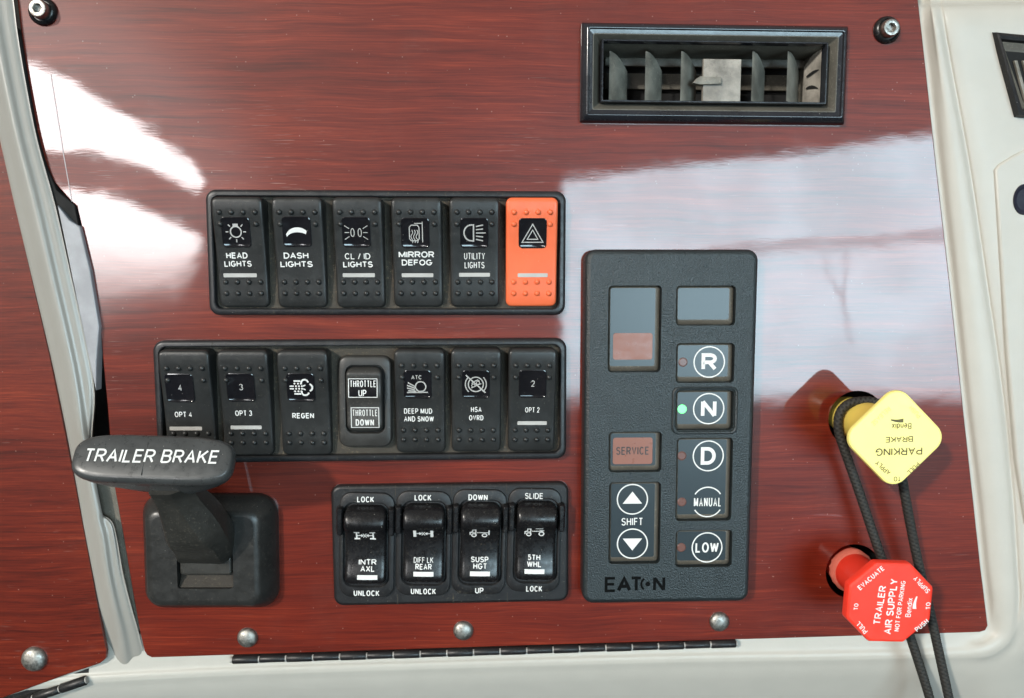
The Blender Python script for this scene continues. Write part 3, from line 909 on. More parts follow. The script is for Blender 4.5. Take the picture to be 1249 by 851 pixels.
def sym_atc(bm, x, y, z):
    text(bm, 'ATC', x - 1, y + 8.8, 12.5, 5.2, z, bold=0.01)
    stroke(bm, arc(x + 3.6, y - 2.8, 6.2, 6.2, 0, 345, 24), 1.5, z, True)
    stroke(bm, [(x - 13, y - 10.2), (x + 12, y - 10)], 1.4, z)
    for k in range(4):
        stroke(bm, [(x - 2.6 - k * .4 + (k == 3) * 2, y - 3 - k * 1.9), (x - 11.5 - (k in (1, 2)) * 1.2, y + 2.2 - k * 3.4)], 1.6, z)
def sym_hsa(bm, x, y, z):
    stroke(bm, arc(x, y, 9, 9, 0, 352, 28), 1.4, z, True)
    stroke(bm, arc(x, y, 12.6, 12.6, 138, 228, 14), 1.3, z); stroke(bm, arc(x, y, 12.6, 12.6, -48, 45, 14), 1.3, z)
    stroke(bm, [(x - 12, y + 11.5), (x + 11.5, y - 10.5)], 1.6, z)
    stroke(bm, [(x - 5.5, y - 4.5), (x + 6.5, y + 1)], 1.1, z)
    stroke(bm, [(x - 5, y + 1), (x - 1, y + 4), (x + 2, y + 5.5), (x + 4.5, y + 4)], 1.1, z)
    stroke(bm, arc(x - 3, y - 1.5, 2, 2, 0, 330, 10), .9, z, True); stroke(bm, arc(x + 2.5, y + 2, 2, 2, 0, 330, 10), .9, z, True)

B1 = (258.5, 273, 343.7, 357.6); B2a = (449, 463.5, 528.5, 539.5); B2b = (445.6, 460, 524.4, 536)
q = lambda lt, rt, br, bl, y0, y1: [(lt, y0), (rt, y0), (br, y1), (bl, y1)]
contura('black rocker switch with a light bulb icon, reading HEAD LIGHTS', q(257.5, 319, 329.5, 268, 239.5, 374.5), (288, 283), B1,
        [('HEAD', 289, 311.5, 25, 7.2, .02), ('LIGHTS', 290.4, 321.6, 32, 7, .02)], (293, 335.6, 39), sym_bulb)
contura('black rocker switch with a white curved wedge icon, reading DASH LIGHTS, no white bar', q(332.5, 393, 399, 338, 240, 375), (362, 282.5), B1,
        [('DASH', 361.2, 311.6, 29, 7.2, .02), ('LIGHTS', 361.8, 322, 38, 7, .02)], None, lambda b, x, y, z: (sym_dash(b, x, y, z), 'white')[1])
contura('black rocker switch with twin marker lamp icon, reading CL / ID LIGHTS', q(404.5, 465, 471, 411.5, 240, 375), (434.5, 283), B1,
        [('CL / ID', 436.2, 312.4, 30, 7.2, .02), ('LIGHTS', 436.7, 322.3, 35, 7, .02)], (437.7, 335.5, 38), sym_clear)
contura('black rocker switch with a heated mirror icon, reading MIRROR DEFOG', q(476.5, 537.5, 541.5, 481, 240.5, 374), (506.5, 284), B1,
        [('MIRROR', 508, 310.3, 42, 7.4, .02), ('DEFOG', 508.6, 320, 36, 7, .02)], (509.3, 335.5, 37.5), sym_mirror)
contura('black rocker switch with a beaming lamp icon, reading UTILITY LIGHTS', q(547.5, 608, 610, 550, 240.5, 374), (578.4, 284), B1,
        [('UTILITY', 578.8, 312.2, 24.7, 7.8, .015), ('LIGHTS', 578.8, 323.2, 23.7, 7.6, .015)], (578.8, 335, 37), sym_lamp)
contura('bright orange hazard rocker switch with a triangle icon, last in the top row', q(617, 680, 679, 617.5, 240.5, 373.5), (649.6, 284.3), B1,
        [], (649.7, 335.5, 36), sym_hazard, 'orange')
contura('black rocker switch numbered 4, reading OPT 4, above the brake handle', q(191, 252, 268, 206, 427, 556), (219.5, 473), B2a,
        [('OPT 4', 223.7, 505.3, 20.4, 6.8, .015)], (226.8, 522.4, 38.5), sym_num('4'))
contura('black rocker switch numbered 3, reading OPT 3', q(263, 325, 336, 275, 427, 555.5), (293.8, 472.3), B2a,
        [('OPT 3', 297.2, 503.7, 20, 6.8, .015)], (300.3, 521.1, 37), sym_num('3'))
contura('black rocker switch with a dotted exhaust cloud icon, reading REGEN', q(335.5, 398, 406.5, 346.5, 427, 555), (367, 472.3), B2a,
        [('REGEN', 369.8, 506.8, 26, 6.8, .015)], None, sym_regen)
contura('black rocker switch with a spinning wheel icon marked ATC, reading DEEP MUD AND SNOW', q(479, 540, 545.5, 485, 426, 552), (509.4, 468.5), B2b,
        [('DEEP MUD', 510, 501.1, 34, 6.8, .015), ('AND SNOW', 511, 510.7, 36, 6.8, .015)], None, sym_atc)
contura('black rocker switch with a crossed out brake disc icon, reading HSA OVRD', q(548.5, 611.5, 611, 552.5, 425, 551), (580.4, 468.5), B2b,
        [('HSA', 580.9, 499.2, 13, 6.6, .01), ('OVRD', 580.9, 509.3, 17.5, 6.6, .01)], None, sym_hsa)
contura('black rocker switch numbered 2, reading OPT 2, last in the middle row', q(620, 680.5, 675, 620, 425, 550.5), (649.6, 468), B2b,
        [('OPT 2', 649.3, 499.7, 17.5, 6.6, .015)], (649, 515.8, 36), sym_num('2'))

# ---- throttle switch
x, y, a, w, h = fit([(412, 433.5), (477.5, 433.5), (479, 544), (415, 544)], 6)
t = thing('rocker_switch', 'dusty rocker switch with two outlined labels, THROTTLE UP above THROTTLE DOWN', 'switch', x, y, 0, a, 'rocker switches in rows')
wx, wy, wa, ww, wh = fit([(421.5, 448.5), (465.5, 448.5), (467.5, 528), (424, 528)], 16)
ox, oy = L(t, 444.5, 488, 16)
bm = bmesh.new()
loft(bm, [at(rr(w, h, 11), 1), at(rr(w, h, 11), 8), at(rr(w - 2, h - 2, 10), 10), at(rr(w - 5, h - 5, 9), 11), at(rr(ww + 5, wh + 5, 10, 6, ox, oy), 10.5), at(rr(ww + 3, wh + 3, 9, 6, ox, oy), 9), at(rr(ww + 3, wh + 3, 9, 6, ox, oy), 2)], False, True)
mesh('surround', bm, 'dusty_black', t)
pth = interp([(0, 11), (.1, 15.5), (.25, 16), (.45, 17.5), (.55, 20), (.62, 20.5), (.8, 20), (.92, 21), (1, 16)])
zf = lambda yy: pth((yy - oy + wh / 2) / wh)
bm = bmesh.new(); bmr = bmesh.new()
rocker_body(bmr, ww, wh, 9, lambda yy: pth((yy + wh / 2) / wh), 3, 3)
bmesh.ops.translate(bmr, verts=bmr.verts, vec=(ox, oy, 0))
mesh('rocker', bmr, 'dusty_black', t, weld=False); bm.free()
def TL(px, py): return L(t, px, py, 18)
for (x0, y0, x1, y1), lines in (((425.8, 461.5, 460.2, 484), [('THROTTLE', 443.1, 467.6, 31, 8), ('UP', 442.5, 478.8, 9.5, 8)]),
                                ((428.4, 497.2, 461.8, 521.7), [('THROTTLE', 445, 503.6, 30, 8), ('DOWN', 444.8, 515.4, 22, 8)])):
    p0, p1 = TL(x0, y1), TL(x1, y0)
    rect = [(p0[0], p0[1]), (p1[0], p0[1]), (p1[0], p1[1]), (p0[0], p1[1])]
    bm = bmesh.new()
    for k in range(8):
        ya, yb = p0[1] + (p1[1] - p0[1]) * k / 8, p0[1] + (p1[1] - p0[1]) * (k + 1) / 8
        flat(bm, [(p0[0], ya), (p1[0], ya), (p1[0], yb), (p0[0], yb)], lambda X, Y: zf(Y) + .35)
    lb = mesh('label_plate', bm, 'lens' if lines[1][0] == 'UP' else 'plate_grey', t)
    bm = bmesh.new()
    stroke(bm, rect, .9, lambda X, Y: zf(Y) + .6, True)
    for s, px, py, tw, thh in lines:
        lx, ly = TL(px, py); text(bm, s, lx, ly, tw, thh, lambda X, Y: zf(Y) + .75, bold=.035)
    mesh('lettering', bm, 'white', lb, smooth=False, weld=False)

# ---- bottom row of four guarded rockers
x, y, a, w, h = fit([(405.5, 590), (692.5, 586), (693, 730), (408, 736)])
fr = thing('switch_frame', 'black frame plate around the bottom row of four tall rockers', 'switch frame', x, y, 0, a, 'black frames around the switches')
bm = bmesh.new(); slab(bm, rr(w, h, 12), 0, 9, 4.0); mesh('frame', bm, 'black_satin', fr)
for sx_ in (482.3, 551, 618):
    lx, _ = L(fr, sx_, 600, 9)
    for s_ in (1, -1):
        bm = bmesh.new(); box(bm, lx - .4, lx + .4, s_ * (h / 2 - 7) - 6.5, s_ * (h / 2 - 7) + 6.5, 8, 9.15)
        mesh('seam', bm, 'floor', fr)
p3 = interp([(0, 12), (.05, 18.5), (.11, 20), (.3, 16.5), (.5, 16), (.62, 18), (.69, 22.5), (.74, 28.5), (.79, 31), (.88, 29.5), (.95, 24), (1, 15)])

def ic_axle(bm, x, y, z):
    for s in (-1, 1):
        stroke(bm, [(x + s * 13, y + 5), (x + s * 6, y + 4.6)], 1.9, z); stroke(bm, [(x + s * 13, y - 4.8), (x + s * 6, y - 4.4)], 1.9, z)
        stroke(bm, [(x + s * 10, y + 4.5), (x + s * 10, y - 4.5)], 1.8, z); stroke(bm, [(x + s * 10, y), (x + s * 4, y)], 1.3, z)
        flat(bm, [(x + s * 4.6, y + 2.4), (x + s * 1.2, y), (x + s * 4.6, y - 2.4)], z)
    for s in (-1, 1):
        stroke(bm, [(x - 2, y + s * 3), (x + 2, y - s * 3)], .9, z)
def ic_diff(bm, x, y, z):
    for s in (-1, 1):
        flat(bm, [(x + s * 12.2, y - 5), (x + s * 8.6, y - 5), (x + s * 8.6, y + 5), (x + s * 12.2, y + 5)], z)
        stroke(bm, [(x + s * 9, y), (x + s * 4, y)], 1.3, z)
        flat(bm, [(x + s * 5, y + 2.4), (x + s * 1.4, y), (x + s * 5, y - 2.4)], z)
    for s in (-1, 1):
        stroke(bm, [(x - 2, y + s * 2.6), (x + 2, y - s * 2.6)], .9, z)
def cab_(bm, x, y, z):
    stroke(bm, [(x - 11.5, y - 3), (x - 11.5, y + .5), (x - 9, y + 1.5), (x - 8, y + 5), (x - 4.6, y + 5), (x - 4.6, y - 2)], 1.3, z)
    stroke(bm, [(x - 10.5, y + .5), (x - 5, y + .5)], .8, z)
    stroke(bm, arc(x - 6.8, y - 3.2, 2.7, 2.1, 0, 340, 14), 1.2, z, True)
def ic_susp(bm, x, y, z):
    cab_(bm, x, y, z)
    stroke(bm, [(x - 3, y + .6), (x + 11, y + .6)], 1.1, z); stroke(bm, [(x + 11.6, y + 4.6), (x + 11.6, y - 3)], 1.6, z)
    stroke(bm, arc(x + 6.2, y - 3.2, 2.9, 2.1, 0, 340, 14), 1.2, z, True)
def ic_whl(bm, x, y, z):
    cab_(bm, x, y - .6, z)
    stroke(bm, [(x - 3, y + .8), (x + 11, y + .8)], 1.2, z); stroke(bm, [(x + 1, y + 5), (x + 10.5, y + 5)], 1.0, z)
    stroke(bm, [(x + 6, y + 2.4), (x + 12, y + 1.6)], 1.0, z)
    stroke(bm, arc(x + 8.8, y - 3, 3.0, 2.6, 0, 340, 14), 1.3, z, True)

def guarded(label, mod, rk, up, dn, lines, bar, icon, ipos):
    (mx0, my0, mx1, my1), (rx0, ry0, rx1, ry1) = mod, rk
    x, y, a, w, h = fit([(mx0, my0), (mx1, my0), (mx1, my1), (mx0, my1)], 12)
    t = thing('rocker_switch', label, 'switch', x, y, 0, a - .012, 'guarded rockers in the bottom row')
    fx_, fy_, _, ww, wh = fit([(rx0, ry0), (rx1, ry0), (rx1, ry1), (rx0, ry1)], [7, 7, 18, 18])
    ox, oy = (fx_ - x) * math.cos(a) + (fy_ - y) * math.sin(a), -(fx_ - x) * math.sin(a) + (fy_ - y) * math.cos(a)
    bm = bmesh.new()
    w -= 1.2; h -= 1
    loft(bm, [at(rr(w, h, 15), 8.5), at(rr(w, h, 15), 10.5), at(rr(w - 1.2, h - 1.2, 14.5), 12), at(rr(w - 4, h - 4, 13), 12.6),
              at(rr(ww + 7, wh + 7, 13, 6, ox, oy), 12.3), at(rr(ww + 4, wh + 4, 12, 6, ox, oy), 10.5), at(rr(ww + 4, wh + 4, 12, 6, ox, oy), 2)], False, True)
    sur = mesh('surround', bm, 'black_satin', t)
    for s_ in (-1, 1):                     # wing guards either side of the thumb hump
        bm = bmesh.new()
        gx = ox + s_ * (ww / 2 + 6.2); gy = oy + wh / 2 - 19
        L_ = rr(9.0, 36, 3.5, 5, gx, gy)
        loft(bm, [at(L_, 11), at(inset(L_, .3), 17), at(inset(L_, 1.2), 21), [(q, r_ * 1.0, 22.6) for q, r_ in inset(L_, 2.6)]], False, True)
        mesh('wing_guard', bm, 'black_gloss', sur, sharp=60)
    zl_ = lambda yy: p3((yy + wh / 2) / wh)
    bm = bmesh.new(); rocker_body(bm, ww, wh, 10, zl_, 3, 4.0, crown=1.0)
    bmesh.ops.translate(bm, verts=bm.verts, vec=(ox, oy, 0))
    mesh('rocker', bm, 'black_gloss', t, weld=False, sharp=60)
    def zp(X, Y):
        u = min(max((X - ox + ww / 2 - 4) / (ww - 8), 0), 1)
        return zl_(Y - oy) + math.sin(PI * u) * 1.0 + .45
    def S(px, py):
        z = 18
        for _ in range(4):
            q_ = L(t, px, py, z); z = zp(*q_)
        return q_
    for s, px, py, tw in (up, dn):
        bm = bmesh.new()
        lx, ly = L(t, px, py, 13); text(bm, s, lx, ly, tw, 7.4, lambda X, Y: 12.9, bold=.01)
        mesh('position_lettering', bm, 'white', t, smooth=False, weld=False)
    bm = bmesh.new()
    for s, px, py, tw in lines:
        lx, ly = S(px, py); text(bm, s, lx, ly, tw, 7.0, zp, bold=.012)
    mesh('lettering', bm, 'white', t, smooth=False, weld=False)
    bm = bmesh.new(); lx, ly = S(*ipos); icon(bm, lx, ly, zp)
    mesh('symbol', bm, 'white', t, smooth=False, weld=False)
    bm = bmesh.new(); lx, ly = S(*bar)
    stroke(bm, [(lx - 12.3, ly), (lx + 12.3, ly)], 5.6, lambda X, Y: zp(X, Y) + .1)
    mesh('indicator_bar', bm, 'white', t, smooth=False)
guarded('glossy black guarded rocker with an axle icon, reading INTR AXL between LOCK and UNLOCK', (413.5, 600.5, 481.5, 729), (421.5, 614.5, 471.5, 715.5), ('LOCK', 445.9, 609, 20.6), ('UNLOCK', 447.1, 723.4, 31.8),
        [('INTR', 448.4, 685.4, 21.6), ('AXL', 448.4, 693.6, 17.4)], (447.9, 704.3), ic_axle, (445.1, 653.1))
guarded('glossy black guarded rocker with a barred axle icon, reading DIFF LK REAR', (482.5, 598.5, 550.5, 727), (492.5, 612.5, 542, 713.5), ('LOCK', 515.9, 606.9, 20.6), ('UNLOCK', 516.4, 721.2, 31),
        [('DIFF LK', 516.6, 683, 24), ('REAR', 516.6, 691.2, 20)], (516.4, 700.3), ic_diff, (516.4, 650.7))
guarded('glossy black guarded rocker with a truck icon, reading SUSP HGT between DOWN and UP', (551.3, 596.5, 617.7, 725.5), (562, 611, 609.5, 713), ('DOWN', 583.1, 606.5, 23.6), ('UP', 584.6, 720.2, 10.4),
        [('SUSP', 585.1, 682.2, 21.6), ('HGT', 585.6, 690.4, 16.9)], (585.4, 699.8), ic_susp, (584.9, 650))
guarded('glossy black guarded rocker with a sliding truck hitch icon, reading 5TH WHL', (618.5, 595, 684, 722.5), (629.5, 609.5, 677.5, 710.5), ('SLIDE', 651.4, 604.8, 22.6), ('LOCK', 651.6, 718, 20),
        [('5TH', 651.4, 679.7, 15.6), ('WHL', 651.6, 687.9, 17.9)], (651.9, 697.1), ic_whl, (651.9, 648.4))

# ================================================================== SHIFT KEYPAD
KZ = 26.0
x, y, a, w, h = fit([(712, 304), (923, 304), (917, 734), (713, 737)], [KZ, KZ, KZ, KZ])
kp = thing('shift_keypad', 'tall black push button gear keypad with one green lamp lit beside N', 'gear selector', x, y, 0, a)
bm = bmesh.new(); slab(bm, rr(w, h, 13), 0, KZ, 6.0)
hs = mesh('housing', bm, 'keypad', kp)
K = lambda px, py, z=KZ: L(kp, px, py, z)
wins = {'display': (741, 348, 807.5, 454), 'small_display': (824, 348, 898, 397), 'R': (824, 418, 896.5, 467), 'N': (823.5, 475.5, 895.5, 525), 'DM': (823.5, 533.5, 894.5, 635.5), 'LOW': (823.5, 646, 893.5, 692),
        'service': (742, 526, 807.5, 576), 'shift': (742, 587.5, 806.5, 688)}
cuts = []; wl = {}
for k, (x0, y0, x1, y1) in wins.items():
    p0, p1 = K(x0, y1), K(x1, y0)
    cx, cy, cw, ch = (p0[0] + p1[0]) / 2, (p0[1] + p1[1]) / 2, p1[0] - p0[0], p1[1] - p0[1]
    wl[k] = (cx, cy, cw, ch)
    cb = bmesh.new(); loft(cb, [at(rr(cw, ch, 5, 5, cx, cy), KZ - 9), at(rr(cw, ch, 5, 5, cx, cy), KZ + 10)], True, True); cuts.append(cb)
boolean(hs, cuts)
bm = bmesh.new()
cx, cy, cw, ch = wl['N']
loft(bm, [at(rr(cw + 9, ch + 9, 8, 6, cx, cy), KZ - .3), at(rr(cw + 8.4, ch + 8.4, 8, 6, cx, cy), KZ + 2.2), at(rr(cw + 6, ch + 6, 7, 6, cx, cy), KZ + 3), at(rr(cw + 2.5, ch + 2.5, 6, 6, cx, cy), KZ + 2.4), at(rr(cw + .6, ch + .6, 5, 6, cx, cy), KZ - .5), at(rr(cw + .4, ch + .4, 5, 6, cx, cy), KZ - 7)], False, False)
mesh('neutral_rim', bm, 'keypad', kp)
MZ = KZ - 5.0
mz = lambda X, Y: MZ + .35
mz2 = lambda X, Y: MZ + .6
btn = {}
for k, (cx, cy, cw, ch) in wl.items():
    bm = bmesh.new()
    # a slightly pillowed membrane with a dusty rolled edge
    loft(bm, [at(rr(cw - .6, ch - .6, 5, 5, cx, cy), MZ - 3.8), at(rr(cw - 3, ch - 3, 4, 5, cx, cy), MZ - 1.6), at(rr(cw - 8, ch - 8, 3, 5, cx - 1.2, cy + 1.4), MZ - .3), at(rr(cw - 10, ch - 10, 2.5, 5, cx - 1.6, cy + 1.9), MZ)], False, True)
    for f in bm.faces:
        f.material_index = 0 if len(f.verts) > 4 else 1
    btn[k] = mesh('display' if 'display' in k or k == 'service' else 'key', bm, ['membrane', 'membrane_dust'], kp, sharp=60)
def circled(bm, px, py, s, tw, th_, bold, ring=True):
    lx, ly = K(px, py, MZ)
    if ring: stroke(bm, circ(18.6, 40, lx, ly), 1.5, mz, True, sub=9)
    text(bm, s, lx, ly, tw, th_, mz, bold=bold)
def lamp(par, px, py, mat='led_off', r=5.6):
    lx, ly = K(px, py, MZ)
    bm = bmesh.new(); loft(bm, [at(circ(r, 20, lx, ly), MZ - .2), at(circ(r, 20, lx, ly), MZ + .25), at(circ(r * .8, 20, lx, ly), MZ + .7)], False, True)
    mesh('indicator_lamp', bm, mat, par)
for k, px, py, s, tw, th_ in (('R', 865, 441.3, 'R', 19, 21.5), ('N', 864.3, 498.2, 'N', 19, 22), ('LOW', 862.3, 667.4, 'LOW', 29, 13)):
    bm = bmesh.new(); circled(bm, px, py, s, tw, th_, .035 if len(s) == 1 else .005)
    mesh('lettering', bm, 'white', btn[k], smooth=False, weld=False)
lamp(btn['R'], 833, 441.5); lamp(btn['N'], 832, 498.8, 'green'); lamp(btn['LOW'], 831, 667.5)
bm = bmesh.new(); circled(bm, 863.8, 555.8, 'D', 18.5, 22, .035)
lx, ly = K(863, 612, MZ)
text(bm, 'MANUAL', lx, ly, 34, 11.5, mz, bold=.02)
stroke(bm, arc(lx, ly, 18.6, 18.6, 32, 148, 20), 1.5, mz); stroke(bm, arc(lx, ly, 18.6, 18.6, 212, 328, 20), 1.5, mz)
mesh('lettering', bm, 'white', btn['DM'], smooth=False, weld=False)
lamp(btn['DM'], 831.6, 555.8); lamp(btn['DM'], 831.6, 612)
bm = bmesh.new()
for py, s_ in ((608.7, 1), (662.8, -1)):
    lx, ly = K(771.3, py, MZ)
    stroke(bm, circ(18.6, 40, lx, ly), 1.5, mz, True, sub=9)
    flat(bm, [(lx, ly + s_ * 9.2 + 0.5), (lx - 12, ly - s_ * 6 + .5), (lx + 12, ly - s_ * 6 + .5)], mz)
lx, ly = K(771, 636, MZ); text(bm, 'SHIFT', lx, ly, 26.5, 9.6, mz, bold=.02)
mesh('lettering', bm, 'white', btn['shift'], smooth=False, weld=False)
for k, (x0, y0, x1, y1) in (('display', (747.5, 406, 796, 438.5)), ('service', (747.3, 533.3, 796, 566))):
    p0, p1 = K(x0, y1, MZ), K(x1, y0, MZ)
    bm = bmesh.new(); flat(bm, rr(p1[0] - p0[0], p1[1] - p0[1], 3, 4, (p0[0] + p1[0]) / 2, (p0[1] + p1[1]) / 2), mz)
    mesh('amber_panel', bm, 'amber', btn[k])
bm = bmesh.new(); lx, ly = K(771.5, 549.5, MZ); text(bm, 'SERVICE', lx, ly, 40.5, 10, mz2, bold=.005)
mesh('lettering', bm, 'switch', btn['service'], smooth=False, weld=False)
# raised gloss maker's mark
bm = bmesh.new()
lz = lambda X, Y: KZ + .8
p0, p1 = K(737.5, 722), K(811.5, 702.5)
lw, lh = p1[0] - p0[0], p1[1] - p0[1]
X_ = lambda f: p0[0] + lw * f
Yb, Yt, Ym = p0[1], p1[1], (p0[1] + p1[1]) / 2
lift_ = lambda X, Y: KZ + .5
for g_, f0, f1 in (('E', 0, .19), ('A', .20, .44), ('T', .42, .62), ('N', .80, 1.0)):
    text(bm, g_, (X_(f0) + X_(f1)) / 2, Ym, lw * (f1 - f0), lh, lift_, bold=.055)
c_ = (X_(.71), Ym)
flat(bm, circ(3.0, 16, *c_), lift_)
stroke(bm, arc(c_[0], c_[1], 8.0, 8.2, 125, 235, 10), 2.6, lift_)
mesh('emblem', bm, 'emblem_black', kp, smooth=False)

# ================================================================== TRAILER BRAKE LEVER
x, y, a, w, h = fit([(177, 601), (341, 601), (340, 738), (180, 738)])
tb = thing('brake_lever', 'black trailer brake lever with a wide T handle on a square base', 'brake lever', x, y, 0, a)
BZH = 30.0
bm = bmesh.new()
loft(bm, [at(rr(w, h, 24, 8), 0), at(rr(w, h, 24, 8), 6), at(rr(w - 3, h - 3, 23, 8), 10), at(rr(w - 26, h - 24, 16, 8, -2, -1), BZH - 3.5), at(rr(w - 33, h - 31, 14, 8, -2, -1), BZH - .6), at(rr(w - 42, h - 40, 12, 8, -2, -1), BZH)], True, True)
bs = mesh('base', bm, 'boot', tb, sharp=60)
p0, p1 = L(tb, 216.5, 718, BZH), L(tb, 283, 640, BZH)
cb = bmesh.new(); loft(cb, [at(rr(p1[0] - p0[0], p1[1] - p0[1], 4, 4, (p0[0] + p1[0]) / 2, (p0[1] + p1[1]) / 2), BZH - 20), at(rr(p1[0] - p0[0], p1[1] - p0[1], 4, 4, (p0[0] + p1[0]) / 2, (p0[1] + p1[1]) / 2), BZH + 30)], True, True)
boolean(bs, [cb])
bm = bmesh.new(); c0 = L(tb, 250, 710, BZH - 12)
vs = [bm.verts.new(v) for v in ((p0[0] + 1, p0[1] + .5, BZH - 3), (p1[0] - 1, p0[1] + .5, BZH - 3), (p1[0] - 1, p0[1] + 22, BZH - 17), (p0[0] + 1, p0[1] + 22, BZH - 17))]
bm.faces.new(vs)
mesh('slot_dust', bm, 'slot_dust', bs)
# stem: sections (px centre, py centre, z, width, depth)
bm = bmesh.new()
secs = [(250.5, 680, 16, 61, 18), (250.5, 676, 26, 63, 20), (250.5, 671, 36, 63, 26), (248, 660, 46, 64, 32), (242, 648, 58, 64, 38), (232, 628, 70, 56, 36), (222, 612, 82, 48, 30), (215, 600, 92, 46, 27), (210, 591, 102, 46, 26)]
secs = spline(secs, 4)
loops = []
for i, (sx_, sy_, z, sw, sd) in enumerate(secs):
    cx, cy = L(tb, sx_, sy_, z)
    nx = secs[min(i + 1, len(secs) - 1)]; pv = secs[max(i - 1, 0)]
    q1, q0 = L(tb, nx[0], nx[1], nx[2]), L(tb, pv[0], pv[1], pv[2])
    d = Vector((q1[0] - q0[0], q1[1] - q0[1], nx[2] - pv[2])).normalized()
    ex = Vector((1, 0, 0)); ex = (ex - d * ex.dot(d)).normalized(); ey = d.cross(ex)
    f_ = .30 - .30 * min(1, max(0, (z - 30) / 60))
    loops.append([Vector((cx, cy, z)) + ex * u * sw + ey * v * sd for u, v in ((-.5, .5), (.5, .5), (.5, 0), (.485, -.1), (f_ + .05, -.47), (f_, -.5), (-.43, -.5), (-.47, -.47), (-.5, -.4))])
loft(bm, loops, True, True)
mesh('stem', bm, 'neck', tb, sharp=20)
bm = bmesh.new()
b0 = L(tb, 250.5, 690, 27)
slab(bm, rr(62, 24, 4, 4, b0[0], b0[1]), 8, 27, 2.5)
mesh('pivot_block', bm, 'neck', tb)
# T handle, its face turned up by about thirty degrees
HZ = 120.0
hc = L(tb, 186, 558, HZ)
TILT = math.radians(-30); ROLL = math.radians(-1.6)
RM = Matrix.Rotation(ROLL, 4, 'Z') @ Matrix.Rotation(TILT, 4, 'X')
HM = Matrix.Translation((hc[0], hc[1], HZ)) @ RM
bm = bmesh.new()
def oval(wd, up_, dn_, n=44):
    """long rounded bar outline, fuller below"""
    out = []
    for i in range(n):
        a_ = 2 * PI * i / n
        c_, s_ = math.cos(a_), math.sin(a_)
        X = abs(c_) ** .44 * math.copysign(wd / 2, c_)
        Y = abs(s_) ** .60 * (up_ if s_ > 0 else -dn_)
        out.append((X, Y + X * X / (wd * wd) * -4))
    return out
full = oval(171, 27, 27)
lp_ = [([(u * .24 + 12, v * .42 - 17) for u, v in full], -50), ([(u * .30 + 12, v * .46 - 16) for u, v in full], -44), ([(u * .50 + 9, v * .58 - 13) for u, v in full], -36), ([(u * .80 + 3, v * .80 - 6) for u, v in full], -27), ([(u * .955, v * .96 - 1) for u, v in full], -19), ([(u * .985, v * .99) for u, v in full], -14), (full, -10), ([(u * .998, v * .99) for u, v in full], -6), ([(u * .985, v * .945) for u, v in full], -2.2), ([(u * .97, v * .89) for u, v in full], -.3), ([(u * .95, v * .84) for u, v in full], .5),
       ([(u * .90, v * .70) for u, v in full], 1.1), ([(u * .6, v * .4) for u, v in full], 1.9), ([(u * .2, v * .1) for u, v in full], 2.1)]
loft(bm, [at(l_, z) for l_, z in lp_], True, True)
bm.transform(HM)
hd = mesh('handle', bm, 'grip', tb, sharp=70)
bm = bmesh.new()
text(bm, 'TRAILER BRAKE', 0, 1.0, 141, 15, lambda X, Y: 2.45, bold=-.006, shear=.10, rot_=math.radians(1.0))
bm.transform(HM)
mesh('lettering', bm, 'white', hd, smooth=False, weld=False)
bm = bmesh.new(); box(bm, -7.5, -7.1, -20, 16, .2, 2.2); bm.transform(HM)
mesh('mould_line', bm, 'grip', hd)

# ================================================================== AIR BRAKE KNOBS
def swoosh(bm, cx, cy, w, rot_, zf):
    """curved brush-like bar"""
    c_, s_ = math.cos(rot_), math.sin(rot_)
    T_ = lambda X, Y: (cx + X * c_ - Y * s_, cy + X * s_ + Y * c_)
    n = 8
    for i in range(n):
        q = []
        for k, top in ((i, 0), (i + 1, 0), (i + 1, 1), (i, 1)):
            u = k / n
            mid = 1.6 * math.cos((u - .35) * 2.4)
            q.append(T_(-w / 2 + w * u, mid + (1 if top else -1) * (2.3 - 1.5 * u)))
        flat(bm, q, zf)

TZ = 100.0
pk = thing('air_brake_control', 'yellow diamond shaped parking brake pull knob lettered upside down', 'brake control', H1.x, H1.y, 0, 0)
tcx, tcy = L(pk, 1092.8, 534.2, TZ)
k_ = (D - TZ) / D
bm = bmesh.new()
sq = [(tcx + (u - v) * .70711, tcy + (u + v) * .70711) for u, v in rr(97 * k_, 97 * k_, 20 * k_, 8)]
loft(bm, [at(inset(sq, 2), TZ - 7), at(sq, TZ - 5.5), at(sq, TZ - 3), at(inset(sq, .8), TZ - .8), at(inset(sq, 2.6), TZ)], True, True)
tagm = mesh('knob_plate', bm, 'yellow_face', pk)
bm = bmesh.new()
c0 = (0.0, 0.0); d0 = (tcx, tcy)
loops = []
for u, r in ((0, 22), (.1, 24.5), (.3, 25), (.6, 26), (.8, 29), (.95, 33)):
    loops.append([(d0[0] * u * .15 + X, d0[1] * u * .15 + Y, -40 + (TZ + 30) * u) for X, Y in circ(r, 36)])
loops.append([(d0[0] * .85 + X, d0[1] * .85 + Y, TZ - 10) for X, Y in circ(30, 36)])
loft(bm, loops, True, True)
mesh('knob_shaft', bm, 'yellow', pk)
TG = lambda px, py: L(pk, px, py, TZ)
zt_ = lambda X, Y: TZ + .4
bm = bmesh.new(); R180 = PI + math.radians(1.5)
o1 = lambda zx, zy: (1000 + zx / 6.076, 465 + zy / 6.076)
for s, zx, zy, tw, th_, r_ in (('PARKING', 585, 519, 54, 8.8, R180), ('BRAKE', 587, 429, 32, 6.6, R180), ('Bendix', 605, 332, 22.5, 6.8, R180)):
    lx, ly = TG(*o1(zx, zy)); text(bm, s, lx, ly, tw, th_, zt_, r_, bold=.005 if s != 'Bendix' else .025)
lx, ly = TG(*o1(572, 283)); swoosh(bm, lx, ly, 14.5, R180, zt_)
mesh('lettering', bm, 'olive', tagm, smooth=False, weld=False)
bm = bmesh.new()
